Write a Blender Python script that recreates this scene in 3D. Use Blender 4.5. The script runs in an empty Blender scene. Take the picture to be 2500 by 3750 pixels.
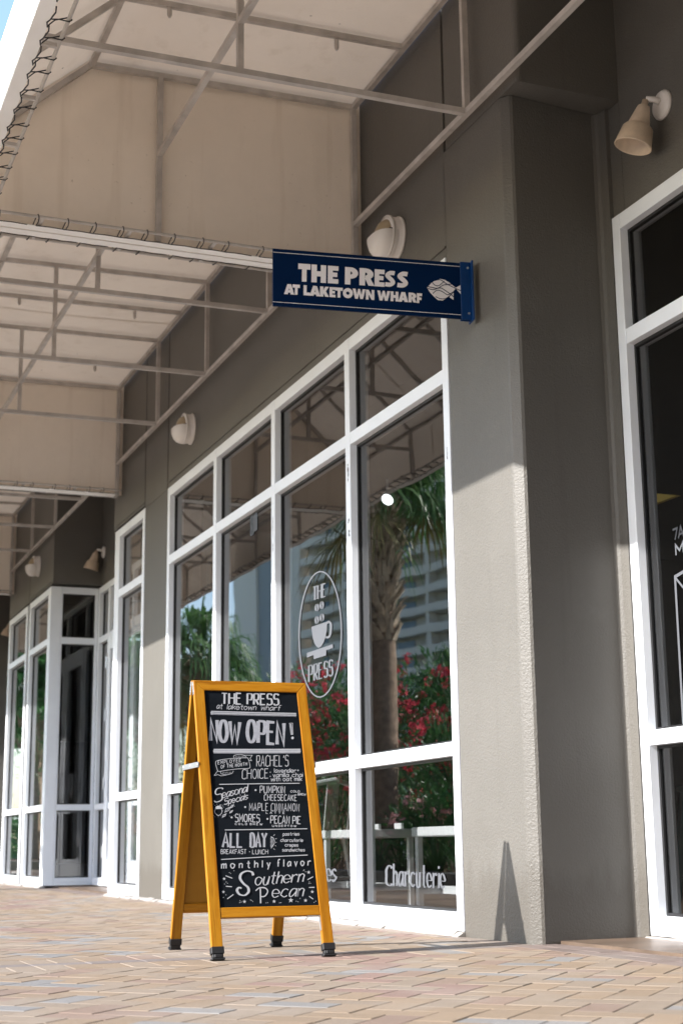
import bpy, bmesh, math, random
import numpy as np
from mathutils import Vector, Matrix
random.seed(7)
S = bpy.context.scene
COL = S.collection

# ------------------------------------------------------------------ camera
cam_d = bpy.data.cameras.new('camera')
cam = bpy.data.objects.new('camera', cam_d); COL.objects.link(cam)
Fw = Vector((-0.905647, 0.363371, 0.218554)); Rt = Vector((0.369961, 0.928976, -0.011482)); Up = Vector((0.207204, -0.070458, 0.975757))
M = Matrix.Identity(4)
for i in range(3):
    M[i][0] = Rt[i]; M[i][1] = Up[i]; M[i][2] = -Fw[i]
M[0][3], M[1][3], M[2][3] = 0.0, -3.0, 0.3975
cam.matrix_world = M
cam_d.sensor_fit = 'VERTICAL'; cam_d.sensor_height = 24.0; cam_d.sensor_width = 16.0
cam_d.lens = 5450.0 / 3750.0 * 24.0
cam_d.clip_start = 0.05; cam_d.clip_end = 3000
cam_d.dof.use_dof = True; cam_d.dof.focus_distance = 5.55; cam_d.dof.aperture_fstop = 3.2
S.camera = cam

# ------------------------------------------------------------------ sky, sun, exposure
to_sun = Vector((0.07, -1.0, 0.68)).normalized()
W = bpy.data.worlds.new("World"); S.world = W; W.use_nodes = True
nt = W.node_tree; nt.nodes.clear()
sky = nt.nodes.new('ShaderNodeTexSky'); sky.sky_type = 'NISHITA'; sky.sun_disc = False
sky.sun_elevation = math.asin(to_sun.z); sky.sun_rotation = math.atan2(to_sun.x, to_sun.y)
sky.air_density = 1.0; sky.dust_density = 0.9; sky.ozone_density = 1.0
bg = nt.nodes.new('ShaderNodeBackground'); bg.inputs[1].default_value = 0.15
wo = nt.nodes.new('ShaderNodeOutputWorld')
nt.links.new(sky.outputs[0], bg.inputs[0]); nt.links.new(bg.outputs[0], wo.inputs[0])
sd = bpy.data.lights.new('sun', 'SUN'); sd.energy = 4.2; sd.angle = math.radians(0.55); sd.color = (1.0, 0.97, 0.93)
sun = bpy.data.objects.new('sun', sd); COL.objects.link(sun)
sun.rotation_euler = to_sun.to_track_quat('Z', 'Y').to_euler(); sun.location = (10, -40, 30)
S.view_settings.view_transform = 'Standard'; S.view_settings.look = 'None'
S.view_settings.exposure = 1.65; S.view_settings.gamma = 1.0; S.view_settings.use_curve_mapping = False
try:
    S.cycles.max_bounces = 10; S.cycles.transparent_max_bounces = 16; S.cycles.glossy_bounces = 5; S.cycles.use_denoising = True
    S.cycles.sample_clamp_indirect = 6.0
except Exception:
    pass

# ------------------------------------------------------------------ node helpers / materials
class NB:
    def __init__(s, name):
        s.m = bpy.data.materials.new(name); s.m.use_nodes = True; s.t = s.m.node_tree; s.t.nodes.clear()
        s.out = s.n('ShaderNodeOutputMaterial')
    def n(s, ty, **kw):
        nd = s.t.nodes.new(ty)
        for k, v in kw.items(): setattr(nd, k, v)
        return nd
    def l(s, a, b): s.t.links.new(a, b)
    def coord(s, scale=(1, 1, 1), kind='Object'):
        tc = s.n('ShaderNodeTexCoord'); mp = s.n('ShaderNodeMapping'); mp.inputs['Scale'].default_value = scale
        s.l(tc.outputs[kind], mp.inputs[0]); return mp.outputs[0]
    def noise(s, vec, scale, detail=4, rough=0.55):
        nd = s.n('ShaderNodeTexNoise'); nd.inputs['Scale'].default_value = scale; nd.inputs['Detail'].default_value = detail
        nd.inputs['Roughness'].default_value = rough
        if vec is not None: s.l(vec, nd.inputs['Vector'])
        return nd.outputs['Fac']
    def ramp(s, fac, stops):
        r = s.n('ShaderNodeValToRGB'); e = r.color_ramp.elements
        while len(e) < len(stops): e.new(0.5)
        for i, (p, c) in enumerate(stops):
            e[i].position = p; e[i].color = (*c, 1) if len(c) == 3 else c
        s.l(fac, r.inputs[0]); return r.outputs[0]
    def bump(s, h, strength, dist, nrm=None):
        b = s.n('ShaderNodeBump'); b.inputs['Strength'].default_value = strength; b.inputs['Distance'].default_value = dist
        s.l(h, b.inputs['Height'])
        if nrm is not None: s.l(nrm, b.inputs['Normal'])
        return b.outputs[0]
    def mixc(s, fac, a, b, mode='MIX'):
        m = s.n('ShaderNodeMix', data_type='RGBA', blend_type=mode)
        for sock, v in ((m.inputs[0], fac), (m.inputs[6], a), (m.inputs[7], b)):
            if isinstance(v, (int, float)): sock.default_value = v
            elif isinstance(v, tuple): sock.default_value = (*v, 1) if len(v) == 3 else v
            else: s.l(v, sock)
        return m.outputs[2]
    def pbr(s, color, rough=0.5, normal=None, metal=0.0, spec=0.5, **kw):
        b = s.n('ShaderNodeBsdfPrincipled')
        if isinstance(color, tuple): b.inputs['Base Color'].default_value = (*color, 1)
        else: s.l(color, b.inputs['Base Color'])
        if isinstance(rough, (int, float)): b.inputs['Roughness'].default_value = rough
        else: s.l(rough, b.inputs['Roughness'])
        b.inputs['Metallic'].default_value = metal
        b.inputs['Specular IOR Level'].default_value = spec
        for k, v in kw.items(): b.inputs[k.replace('_', ' ')].default_value = v
        if normal is not None: s.l(normal, b.inputs['Normal'])
        s.l(b.outputs[0], s.out.inputs[0]); return b

def plain(name, c, rough=0.5, spec=0.5, metal=0.0, var=0.08, vs=6.0, bump=0.0, bs=200.0):
    m = NB(name); v = m.coord()
    f = m.noise(v, vs, 5)
    lo = tuple(x * (1 - var) for x in c); hi = tuple(min(1, x * (1 + var)) for x in c)
    col = m.ramp(f, [(0.3, lo), (0.7, hi)])
    nr = m.bump(m.noise(v, bs, 2), bump, 0.002) if bump else None
    m.pbr(col, rough, nr, metal, spec); return m.m

def stucco_mat():
    m = NB('taupe_stucco'); v = m.coord()
    col = m.ramp(m.noise(v, 1.3, 6, 0.6), [(0.3, (0.100, 0.093, 0.082)), (0.7, (0.119, 0.111, 0.099))])
    streak = m.noise(m.coord((14, 14, 0.8)), 1.0, 4, 0.6)
    col = m.mixc(m.ramp(streak, [(0.60, (0, 0, 0)), (0.78, (0.4, 0.4, 0.4))]), col, (0.082, 0.076, 0.066))
    sep = m.n('ShaderNodeSeparateXYZ'); m.l(v, sep.inputs[0])
    up_ = m.n('ShaderNodeMath', operation='MULTIPLY_ADD'); m.l(m.noise(m.coord((9, 9, 2)), 1.0, 5, 0.65), up_.inputs[0]); up_.inputs[1].default_value = -0.42; m.l(sep.outputs['Z'], up_.inputs[2])
    col = m.mixc(m.ramp(up_.outputs[0], [(0.0, (0.6, 0.6, 0.6)), (0.10, (0, 0, 0))]), col, (0.075, 0.066, 0.055))
    blot = m.noise(v, 3.2, 5, 0.7)
    col = m.mixc(m.ramp(blot, [(0.60, (0, 0, 0)), (0.72, (0.35, 0.35, 0.35))]), col, (0.135, 0.128, 0.117))
    n1 = m.noise(v, 105, 3, 0.65); n2 = m.noise(v, 30, 3, 0.5)
    b = m.bump(n2, 0.16, 0.006); b = m.bump(n1, 0.75, 0.0042, b)
    m.pbr(col, 0.5, b, 0, 0.45); return m.m

def wood_mat(name, axis, a, b, c):
    m = NB(name)
    sc = [34.0, 34.0, 34.0]; sc[axis] = 2.2
    v = m.coord(tuple(sc))
    f = m.noise(v, 1.0, 7, 0.62)
    col = m.ramp(f, [(0.30, a), (0.46, b), (0.56, c), (0.66, a), (0.8, b)])
    sc2 = [170.0, 170.0, 170.0]; sc2[axis] = 9.0
    f2 = m.noise(m.coord(tuple(sc2)), 1.0, 3, 0.6)
    col = m.mixc(m.ramp(f2, [(0.55, (0, 0, 0)), (0.75, (0.45, 0.45, 0.45))]), col, tuple(x * 0.55 for x in a))
    m.pbr(col, 0.42, m.bump(f2, 0.15, 0.001), 0, 0.2); return m.m

def fabric_mat(name, inside, outside, trans):
    m = NB(name); v = m.coord()
    geo = m.n('ShaderNodeNewGeometry')
    f = m.noise(v, 1.1, 6, 0.65)
    ci = m.ramp(f, [(0.3, tuple(x * 0.88 for x in inside)), (0.7, inside)])
    vor = m.n('ShaderNodeTexVoronoi'); vor.inputs['Scale'].default_value = 7.0; vor.inputs['Randomness'].default_value = 1.0
    m.l(v, vor.inputs['Vector'])
    spots = m.ramp(vor.outputs['Distance'], [(0.035, (1, 1, 1)), (0.05, (0, 0, 0))])
    msk = m.ramp(m.noise(v, 1.7, 2), [(0.52, (0, 0, 0)), (0.6, (1, 1, 1))])
    ci = m.mixc(m.mixc(1.0, spots, msk, 'MULTIPLY'), ci, (0.12, 0.09, 0.06))
    fine = m.noise(v, 38, 3, 0.7); patch = m.noise(v, 0.9, 3, 0.6)
    fl = m.mixc(1.0, m.ramp(fine, [(0.66, (0, 0, 0)), (0.72, (0.7, 0.7, 0.7))]), m.ramp(patch, [(0.5, (0, 0, 0)), (0.66, (1, 1, 1))]), 'MULTIPLY')
    ci = m.mixc(fl, ci, (0.30, 0.23, 0.15))
    drip = m.noise(m.coord((7, 7, 0.5)), 1.0, 4, 0.6)
    ci = m.mixc(m.ramp(drip, [(0.56, (0, 0, 0)), (0.8, (0.35, 0.35, 0.35))]), ci, (0.52, 0.41, 0.30))
    weave = m.noise(v, 420, 1)
    nr = m.bump(weave, 0.12, 0.001)
    nr = m.bump(m.noise(v, 2.2, 3), 0.25, 0.03, nr)
    colr = m.mixc(geo.outputs['Backfacing'], ci, outside) if outside else ci
    d = m.n('ShaderNodeBsdfDiffuse'); t = m.n('ShaderNodeBsdfTranslucent'); x = m.n('ShaderNodeMixShader')
    m.l(colr, d.inputs[0]); m.l(nr, d.inputs['Normal']); m.l(ci, t.inputs[0])
    x.inputs[0].default_value = trans
    m.l(d.outputs[0], x.inputs[1]); m.l(t.outputs[0], x.inputs[2]); m.l(x.outputs[0], m.out.inputs[0]); return m.m

def glass_mat(name, tint, k, rough=0.0):
    m = NB(name); v = m.coord()
    fr = m.n('ShaderNodeFresnel'); fr.inputs['IOR'].default_value = 1.52
    wob = m.bump(m.noise(v, 1.6, 1), 0.02, 0.05)
    mul = m.n('ShaderNodeMath', operation='MULTIPLY_ADD'); mul.use_clamp = True
    mul.inputs[1].default_value = k; mul.inputs[2].default_value = 0.02
    m.l(fr.outputs[0], mul.inputs[0])
    tr = m.n('ShaderNodeBsdfTransparent'); tr.inputs[0].default_value = (*tint, 1)
    gl = m.n('ShaderNodeBsdfGlossy'); gl.inputs['Roughness'].default_value = rough; gl.inputs[0].default_value = (1.0, 1.0, 1.0, 1)
    m.l(wob, gl.inputs['Normal'])
    x = m.n('ShaderNodeMixShader'); m.l(mul.outputs[0], x.inputs[0]); m.l(tr.outputs[0], x.inputs[1]); m.l(gl.outputs[0], x.inputs[2])
    m.l(x.outputs[0], m.out.inputs[0]); return m.m

def emit_mat(name, c, s):
    m = NB(name); e = m.n('ShaderNodeEmission'); e.inputs[0].default_value = (*c, 1); e.inputs[1].default_value = s
    m.l(e.outputs[0], m.out.inputs[0]); return m.m

def attr_mat(name, rough=0.75, bump=0.5):
    m = NB(name); v = m.coord()
    at = m.n('ShaderNodeAttribute'); at.attribute_name = 'tone'
    f = m.noise(v, 22, 6, 0.65); g = m.noise(v, 2.0, 4, 0.6)
    c = m.mixc(m.ramp(f, [(0.35, (0.45, 0.45, 0.45)), (0.65, (0, 0, 0))]), at.outputs['Color'], m.mixc(0.45, at.outputs['Color'], (0.14, 0.115, 0.092)))
    c = m.mixc(m.ramp(g, [(0.5, (0, 0, 0)), (0.72, (0.35, 0.35, 0.35))]), c, (0.27, 0.245, 0.22))
    b = m.bump(m.noise(v, 260, 4, 0.7), bump, 0.003); b = m.bump(m.noise(v, 45, 4, 0.6), 0.35, 0.004, b)
    m.pbr(c, rough, b, 0, 0.3); return m.m

def leaf_mat(name, c1, c2, tr=0.25):
    m = NB(name)
    oi = m.n('ShaderNodeNewGeometry')
    c = m.ramp(oi.outputs['Random Per Island'], [(0.0, c1), (1.0, c2)])
    d = m.n('ShaderNodeBsdfPrincipled'); m.l(c, d.inputs['Base Color']); d.inputs['Roughness'].default_value = 0.42
    t = m.n('ShaderNodeBsdfTranslucent'); m.l(c, t.inputs[0]); x = m.n('ShaderNodeMixShader'); x.inputs[0].default_value = tr
    m.l(d.outputs[0], x.inputs[1]); m.l(t.outputs[0], x.inputs[2]); m.l(x.outputs[0], m.out.inputs[0]); return m.m

MT = dict(
    stucco=stucco_mat(),
    white=plain('white_aluminium', (0.755, 0.785, 0.83), 0.38, 0.5, var=0.04, vs=3.0),
    gasket=plain('black_gasket', (0.012, 0.012, 0.013), 0.4),
    glass=glass_mat('tinted_glass', (0.58, 0.595, 0.60), 1.3),
    decal=plain('frosted_vinyl', (0.078, 0.083, 0.094), 0.7, var=0.02),
    mortar=plain('mortar', (0.26, 0.245, 0.23), 0.9, 0.2, var=0.3, vs=14, bump=0.9, bs=60),
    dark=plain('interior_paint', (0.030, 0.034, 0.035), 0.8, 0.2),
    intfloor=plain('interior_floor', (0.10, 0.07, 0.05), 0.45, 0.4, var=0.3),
    canopy=fabric_mat('awning_fabric', (0.83, 0.73, 0.63), (0.80, 0.80, 0.79), 0.05),
    canopyend=fabric_mat('awning_end_lightened', (0.93, 0.835, 0.735), None, 0.06),  # same fabric, colour lightened on the end panels to stand in for bounce light
    hem=plain('white_hem_fabric', (0.90, 0.89, 0.87), 0.75, 0.2, var=0.05, vs=4),
    tube=plain('galvanised_tube', (0.47, 0.43, 0.40), 0.5, 0.5, var=0.2, vs=9, bump=0.2, bs=90),
    cord=plain('black_cord', (0.015, 0.015, 0.016), 0.6),
    navy=plain('navy_paint', (0.0015, 0.013, 0.050), 0.4, 0.05, var=0.12, vs=3),
    blue=plain('blue_bracket_paint', (0.003, 0.036, 0.14), 0.35, 0.25, var=0.15),
    signwhite=plain('sign_lettering', (0.80, 0.76, 0.77), 0.6, var=0.03),
    metal=plain('zinc_plate', (0.62, 0.63, 0.65), 0.35, 0.5, 0.85),
    woodv=wood_mat('oak_upright', 2, (0.225, 0.078, 0.003), (0.315, 0.125, 0.005), (0.36, 0.160, 0.010)),
    woodu=wood_mat('oak_rail', 0, (0.225, 0.078, 0.003), (0.325, 0.128, 0.005), (0.365, 0.158, 0.010)),
    ply=plain('board_back', (0.27, 0.125, 0.015), 0.5, 0.15, var=0.06, vs=20),
    rubber=plain('black_rubber', (0.012, 0.012, 0.013), 0.5, 0.4),
    chalk=plain('chalk_marker', (0.33, 0.335, 0.355), 0.8, 0.2, var=0.05, vs=60),
    chalkgrey=plain('chalk_marker_grey', (0.26, 0.265, 0.29), 0.8, 0.2, var=0.12, vs=80),
    lampwhite=plain('lamp_white', (0.74, 0.69, 0.65), 0.4, 0.5, var=0.05),
    lampcream=plain('lamp_cream', (0.60, 0.475, 0.36), 0.5, 0.4, var=0.10, vs=25),
    lamptan=plain('lamp_tan_glass', (0.34, 0.26, 0.16), 0.35, 0.5, var=0.12, vs=12),
    paver=attr_mat('paver_stone'),
    sand=plain('joint_sand', (0.19, 0.16, 0.128), 0.95, 0.1, var=0.3, vs=30, bump=0.8, bs=150),
    concrete=plain('concrete', (0.30, 0.295, 0.28), 0.85, 0.2, var=0.15, vs=5, bump=0.5, bs=90),
    asphalt=plain('light_road_concrete', (0.22, 0.215, 0.205), 0.9, 0.2, var=0.2, vs=20, bump=0.6, bs=120),
    soil=plain('mulch', (0.10, 0.068, 0.045), 0.95, 0.1, var=0.4, vs=25, bump=0.9, bs=60),
    land=plain('dry_grass', (0.10, 0.13, 0.05), 0.95, 0.1, var=0.3, vs=0.3),
    palm=leaf_mat('palm_leaf', (0.038, 0.12, 0.036), (0.14, 0.26, 0.085), 0.38),
    palmdry=leaf_mat('dry_palm_leaf', (0.16, 0.15, 0.05), (0.25, 0.21, 0.08)),
    olea=leaf_mat('oleander_leaf', (0.026, 0.11, 0.036), (0.10, 0.25, 0.075), 0.4),
    red=leaf_mat('red_petal', (0.70, 0.05, 0.09), (0.80, 0.16, 0.20), 0.5),
    pink=leaf_mat('pink_petal', (0.70, 0.32, 0.33), (0.8, 0.5, 0.48), 0.3),
    bark=plain('palm_bark', (0.30, 0.225, 0.165), 0.9, 0.2, var=0.35, vs=14, bump=1.0, bs=40),
    boot=plain('palm_boot', (0.48, 0.41, 0.32), 0.85, 0.2, var=0.4, vs=9, bump=0.6, bs=70),
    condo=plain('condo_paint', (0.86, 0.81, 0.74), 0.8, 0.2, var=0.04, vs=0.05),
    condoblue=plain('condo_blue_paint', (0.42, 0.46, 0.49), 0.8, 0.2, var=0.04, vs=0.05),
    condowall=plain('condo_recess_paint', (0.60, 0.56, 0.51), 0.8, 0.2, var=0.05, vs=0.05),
    condoglass=plain('condo_glass', (0.10, 0.17, 0.25), 0.15, 0.6),
    chairwhite=plain('chair_white', (0.78, 0.79, 0.80), 0.35, 0.5, var=0.03),
    teal=plain('teal_paint', (0.03, 0.22, 0.22), 0.4, 0.5),
    yellow=plain('yellow_lit_patch', (0.62, 0.46, 0.12), 0.6, 0.3),
    downlight=emit_mat('downlight_glow', (0.95, 0.98, 1.0), 3.5),
    tape=plain('tape_residue', (0.05, 0.055, 0.06), 0.8),
)
def chalkboard_mat():
    m = NB('chalkboard'); v = m.coord()
    f = m.noise(m.coord((3, 3, 9)), 1.4, 5, 0.65)
    col = m.ramp(f, [(0.35, (0.0035, 0.005, 0.0068)), (0.62, (0.006, 0.008, 0.011)), (0.8, (0.018, 0.021, 0.025))])
    m.pbr(col, 0.6, None, 0, 0.07); return m.m
MT['board'] = chalkboard_mat()

# ------------------------------------------------------------------ mesh builder
class MB:
    def __init__(s, T=None): s.v = []; s.f = []; s.c = []; s.T = T
    def add(s, vs, fs):
        b = len(s.v)
        for p in vs:
            p = Vector(p)
            s.v.append(tuple(s.T @ p) if s.T is not None else tuple(p))
        s.f += [tuple(i + b for i in f) for f in fs]; return s
    def box(s, x0, x1, y0, y1, z0, z1):
        return s.add([(x0,y0,z0),(x1,y0,z0),(x1,y1,z0),(x0,y1,z0),(x0,y0,z1),(x1,y0,z1),(x1,y1,z1),(x0,y1,z1)],
                     [(0,3,2,1),(4,5,6,7),(0,1,5,4),(1,2,6,5),(2,3,7,6),(3,0,4,7)])
    def prism(s, poly, d):   # poly 3D points, extruded by vector d
        n = len(poly); d = Vector(d); a = [Vector(p) for p in poly]
        vs = a + [p + d for p in a]
        return s.add(vs, [tuple(range(n))[::-1], tuple(range(n, 2*n))] + [(i, (i+1) % n, n+(i+1) % n, n+i) for i in range(n)])
    def bar(s, a, b, w, h=None, up=(0,0,1)):
        a = Vector(a); b = Vector(b); h = h or w; d = (b-a).normalized(); u = Vector(up)
        if abs(d.dot(u)) > 0.98: u = Vector((1,0,0))
        r = d.cross(u).normalized(); u = r.cross(d).normalized()
        vs = [p + r*(sx*w/2) + u*(sz*h/2) for p in (a, b) for sx, sz in ((-1,-1),(1,-1),(1,1),(-1,1))]
        return s.add(vs, [(0,1,2,3)[::-1],(4,5,6,7),(0,1,5,4),(1,2,6,5),(2,3,7,6),(3,0,4,7)])
    def tube(s, pts, r, n=8, cap=True):
        P = [Vector(p) for p in pts]; vs = []; fs = []; prev = None
        rr = r if isinstance(r, (list, tuple)) else [r]*len(P)
        for i, p in enumerate(P):
            d = (P[min(i+1, len(P)-1)] - P[max(i-1, 0)]).normalized()
            u = prev if prev is not None else (Vector((0,0,1)) if abs(d.z) < 0.9 else Vector((1,0,0)))
            a = (u - d*u.dot(d)); a = a.normalized() if a.length > 1e-6 else d.orthogonal().normalized()
            prev = a; b = d.cross(a)
            vs += [p + (a*math.cos(2*math.pi*k/n) + b*math.sin(2*math.pi*k/n))*rr[i] for k in range(n)]
        for i in range(len(P)-1):
            fs += [(i*n+k, i*n+(k+1) % n, (i+1)*n+(k+1) % n, (i+1)*n+k) for k in range(n)]
        if cap: fs += [tuple(range(n))[::-1], tuple(range((len(P)-1)*n, len(P)*n))]
        return s.add(vs, fs)
    def lathe(s, prof, o, axis, n=28, a0=0.0, a1=2*math.pi, ref=(0,0,1), sx=1.0):
        o = Vector(o); ax = Vector(axis).normalized(); r = Vector(ref); u = (r - ax*r.dot(ax)).normalized(); w = ax.cross(u)
        full = abs(a1-a0-2*math.pi) < 1e-6; m = n if full else n+1; vs = []; fs = []
        for rad, h in prof:
            for k in range(m):
                a = a0 + (a1-a0)*k/n; vs.append(o + ax*h + (u*math.cos(a) + w*math.sin(a)*sx)*rad)
        for i in range(len(prof)-1):
            for k in range(n):
                k2 = (k+1) % m
                fs.append((i*m+k, i*m+k2, (i+1)*m+k2, (i+1)*m+k))
        return s.add(vs, fs)
    def build(s, name, mat, parent=None, bevel=0.0, smooth=False, seg=1):
        me = bpy.data.meshes.new(name); me.from_pydata([tuple(v) for v in s.v], [], s.f); me.update()
        o = bpy.data.objects.new(name, me); COL.objects.link(o)
        for m_ in (mat if isinstance(mat, list) else [mat]): me.materials.append(m_)
        if smooth:
            for p in me.polygons: p.use_smooth = True
        if parent is not None: o.parent = parent
        if bevel:
            bv = o.modifiers.new('edge', 'BEVEL'); bv.width = bevel; bv.segments = seg; bv.limit_method = 'ANGLE'; bv.angle_limit = math.radians(40)
        return o

def tag(o, label=None, cat=None, group=None, kind=None):
    for k, v in (('label', label), ('category', cat), ('group', group), ('kind', kind)):
        if v: o[k] = v
    return o
def empty(name, loc=(0,0,0), rz=0.0):
    o = bpy.data.objects.new(name, None); COL.objects.link(o); o.location = loc; o.rotation_euler = (0,0,rz); o.empty_display_size = 0.2; return o
def copy_tree(o, parent=None):
    c = o.copy(); COL.objects.link(c)
    if parent is not None: c.parent = parent
    for ch in list(o.children): copy_tree(ch, c)
    return c

# ------------------------------------------------------------------ lettering: single-stroke alphabet (x: 0-f, y hex: 3 baseline, 9 x-height, c cap)
GL = {
'A':"03 3c 63|16 56",'B':"03 0c|~0c 3c 4b 49 38 08|~08 48 57 55 43 03",'C':"~5b 4c 2c 0a 07 04 23 43 54",'D':"03 0c|~0c 2c 4b 58 54 33 03",
'E':"5c 0c 03 53|08 48",'F':"5c 0c 03|08 48",'G':"~5b 4c 2c 0a 07 04 23 43 54 57|57 37",'H':"03 0c|63 6c|08 68",'I':"0c 03",'K':"03 0c|5c 07|18 53",
'L':"0c 03 53",'M':"03 0c 36 6c 63",'N':"03 0c 53 5c",'O':"~3c 1b 07 14 33 54 67 5b 3c",'P':"03 0c|~0c 4c 5b 59 47 07",'R':"03 0c|~0c 4c 5b 59 47 07|27 53",
'S':"~5b 4c 1c 0a 18 48 56 54 33 13 04",'T':"0c 6c|3c 33",'U':"~0c 06 13 33 53 66 6c",'V':"0c 33 6c",'W':"0c 23 4a 63 8c",'Y':"0c 38 6c|38 33",
'5':"5c 0c 08|~08 39 57 55 33 03",'7':"0c 5c 23",'!':"2c 16|14 13",':':"19 18|15 14",'+':"26 2a|08 48","'":"1c 0a",'-':"07 47",'&':"26 2a|08 48",
'a':"~58 39 18 05 13 34 57|59 53",'b':"0c 03|~07 29 58 55 33 04",'c':"~58 39 18 05 14 33 54",'d':"~58 39 18 05 13 34 57|5c 53",'e':"~06 56 48 29 08 05 23 54",
'f':"~4c 2c 1a 13|08 38",'h':"0c 03|~07 29 48 46 43",'i':"09 03|0b 0c",'k':"0c 03|49 05|26 43",'l':"0c 03",'m':"09 03|~07 29 38 36 33|~37 59 68 66 63",
'n':"09 03|~07 29 48 46 43",'o':"~29 08 05 23 44 57 48 29",'p':"09 00|~08 29 48 46 33 04",'r':"09 03|~07 18 39 48",'s':"~48 29 08 07 26 45 34 13 04",
't':"2c 24 33 43|09 49",'u':"~09 05 13 33 47|49 43",'v':"09 23 49",'w':"09 13 38 53 69",'y':"09 24|49 10"}
def smooth_path(P, k=6):
    if len(P) < 3: return P
    cl = P[0] == P[-1]; Q = []
    n = len(P)
    for i in range(n-1):
        p0 = P[i-1] if i > 0 else (P[-2] if cl else P[0]); p1 = P[i]; p2 = P[i+1]; p3 = P[i+2] if i+2 < n else (P[1] if cl else P[-1])
        for j in range(k):
            t = j/k
            Q.append(tuple(0.5*((2*p1[a]) + (-p0[a]+p2[a])*t + (2*p0[a]-5*p1[a]+4*p2[a]-p3[a])*t*t + (-p0[a]+3*p1[a]-3*p2[a]+p3[a])*t**3) for a in (0,1)))
    Q.append(P[-1]); return Q
def hom(src, dst):
    A = []; b = []
    for (x, y), (u, v) in zip(src, dst):
        A.append([x,y,1,0,0,0,-u*x,-u*y]); b.append(u); A.append([0,0,0,x,y,1,-v*x,-v*y]); b.append(v)
    h = np.linalg.solve(np.array(A, float), np.array(b, float)); H = np.append(h, 1).reshape(3,3)
    def f(x, y):
        q = H @ np.array([x,y,1.0]); return q[0]/q[2], q[1]/q[2]
    return f
class Art:
    """flat lettering laid on a plane: artboard (x right, y down) -> plane (u, v) by mp, plane -> 3D by put(u, v, lift)"""
    def __init__(s, mp, put): s.mp = mp; s.put = put; s.mb = MB(); s.k = 0
    def lift(s): s.k = (s.k + 1) % 9; return 0.00025 * s.k
    def strip(s, pts, w, pen=None, flat=True):
        P = [p for i, p in enumerate(pts) if i == 0 or (abs(p[0]-pts[i-1][0]) + abs(p[1]-pts[i-1][1])) > 1e-6]
        n = len(P)
        if n < 2: return
        cl = math.hypot(P[0][0]-P[-1][0], P[0][1]-P[-1][1]) < 1e-6 and n > 3
        L = []; R = []
        for i in range(n):
            a = P[i-1] if i > 0 else (P[-2] if cl else P[0]); b = P[i]; c = P[i+1] if i+1 < n else (P[1] if cl else P[-1])
            d1 = (b[0]-a[0], b[1]-a[1]); d2 = (c[0]-b[0], c[1]-b[1])
            l1 = math.hypot(*d1) or 1e-9; l2 = math.hypot(*d2) or 1e-9
            if i == 0 and not cl: d1 = d2; l1 = l2
            if i == n-1 and not cl: d2 = d1; l2 = l1
            t1 = (d1[0]/l1, d1[1]/l1); t2 = (d2[0]/l2, d2[1]/l2)
            nx, ny = -(t1[1]+t2[1]), t1[0]+t2[0]; ll = math.hypot(nx, ny) or 1e-9; nx /= ll; ny /= ll
            cosn = max(0.38, nx*(-t1[1]) + ny*t1[0])
            ww = w
            if pen: tx, ty = (t1[0]+t2[0]), (t1[1]+t2[1]); tl = math.hypot(tx, ty) or 1e-9; ww = w*(pen + (1-pen)*abs(ty/tl)**1.3)
            h = ww/2/cosn
            L.append((b[0]+nx*h, b[1]+ny*h)); R.append((b[0]-nx*h, b[1]-ny*h))
        z = s.lift(); vs = [s.put(*s.mp(*p), z) for p in L] + [s.put(*s.mp(*p), z) for p in R]
        s.mb.add(vs, [(i, i+1, n+i+1, n+i) for i in range(n-1)])
    def fill(s, pts):
        z = s.lift(); s.mb.add([s.put(*s.mp(*p), z) for p in pts], [tuple(range(len(pts)))])
    def dot(s, x, y, r): s.fill([(x + r*math.cos(k*math.pi/4), y + r*math.sin(k*math.pi/4)) for k in range(8)])
    def star(s, x, y, r): s.fill([(x + (r if k % 2 == 0 else r*0.4)*math.sin(k*math.pi/5), y - (r if k % 2 == 0 else r*0.4)*math.cos(k*math.pi/5)) for k in range(10)])
    def glyphs(s, t, wid={}):
        x = 0.0; out = []
        for ch in t:
            if ch == ' ': x += 4.0; continue
            st = []; mx = 0
            for part in GL[ch].split('|'):
                sm = part[0] == '~'; pts = [(int(q[0], 16), int(q[1], 16)-3) for q in part.lstrip('~').split()]
                mx = max(mx, max(p[0] for p in pts)); st.append((sm, pts))
            out.append((x, st)); x += mx + s.gap
        return out, x - s.gap
    gap = 2.2
    def text(s, t, a, b, cap, w, pen=None, serif=0, slant=0.0, gap=2.2, jit=0.0, butt=0.0):
        s.gap = gap; G_, tot = s.glyphs(t)
        dx, dy = b[0]-a[0], b[1]-a[1]; L = math.hypot(dx, dy); ex = (dx/L, dy/L); kx = L/tot; ky = cap/9.0
        for gx, st in G_:
            oy = random.uniform(-jit, jit)*cap
            f = lambda p: (a[0] + ex[0]*(gx+p[0])*kx + slant*(p[1]*ky), a[1] + ex[1]*(gx+p[0])*kx - p[1]*ky + oy)
            for sm, pts in st:
                Q = [f(p) for p in pts]
                if sm: Q = smooth_path(Q)
                elif butt and len(Q) >= 2:
                    for e, o_ in ((0, 1), (-1, -2)):
                        ax, ay = Q[e][0]-Q[o_][0], Q[e][1]-Q[o_][1]; l_ = math.hypot(ax, ay) or 1; Q[e] = (Q[e][0]+ax/l_*butt, Q[e][1]+ay/l_*butt)
                s.strip(Q, w, pen)
                if serif and not sm:
                    for e, o_ in ((0, 1), (-1, -2)):
                        if abs(pts[e][0]-pts[o_][0]) <= 3 and abs(pts[e][1]-pts[o_][1]) > 2 and pts[e][1] in (0, 6, 9, -3):
                            s.strip([(Q[e][0]-serif, Q[e][1]), (Q[e][0]+serif, Q[e][1])], w*0.35)
    def curve(s, pts, w, pen=None): s.strip(smooth_path(pts), w, pen)
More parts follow.
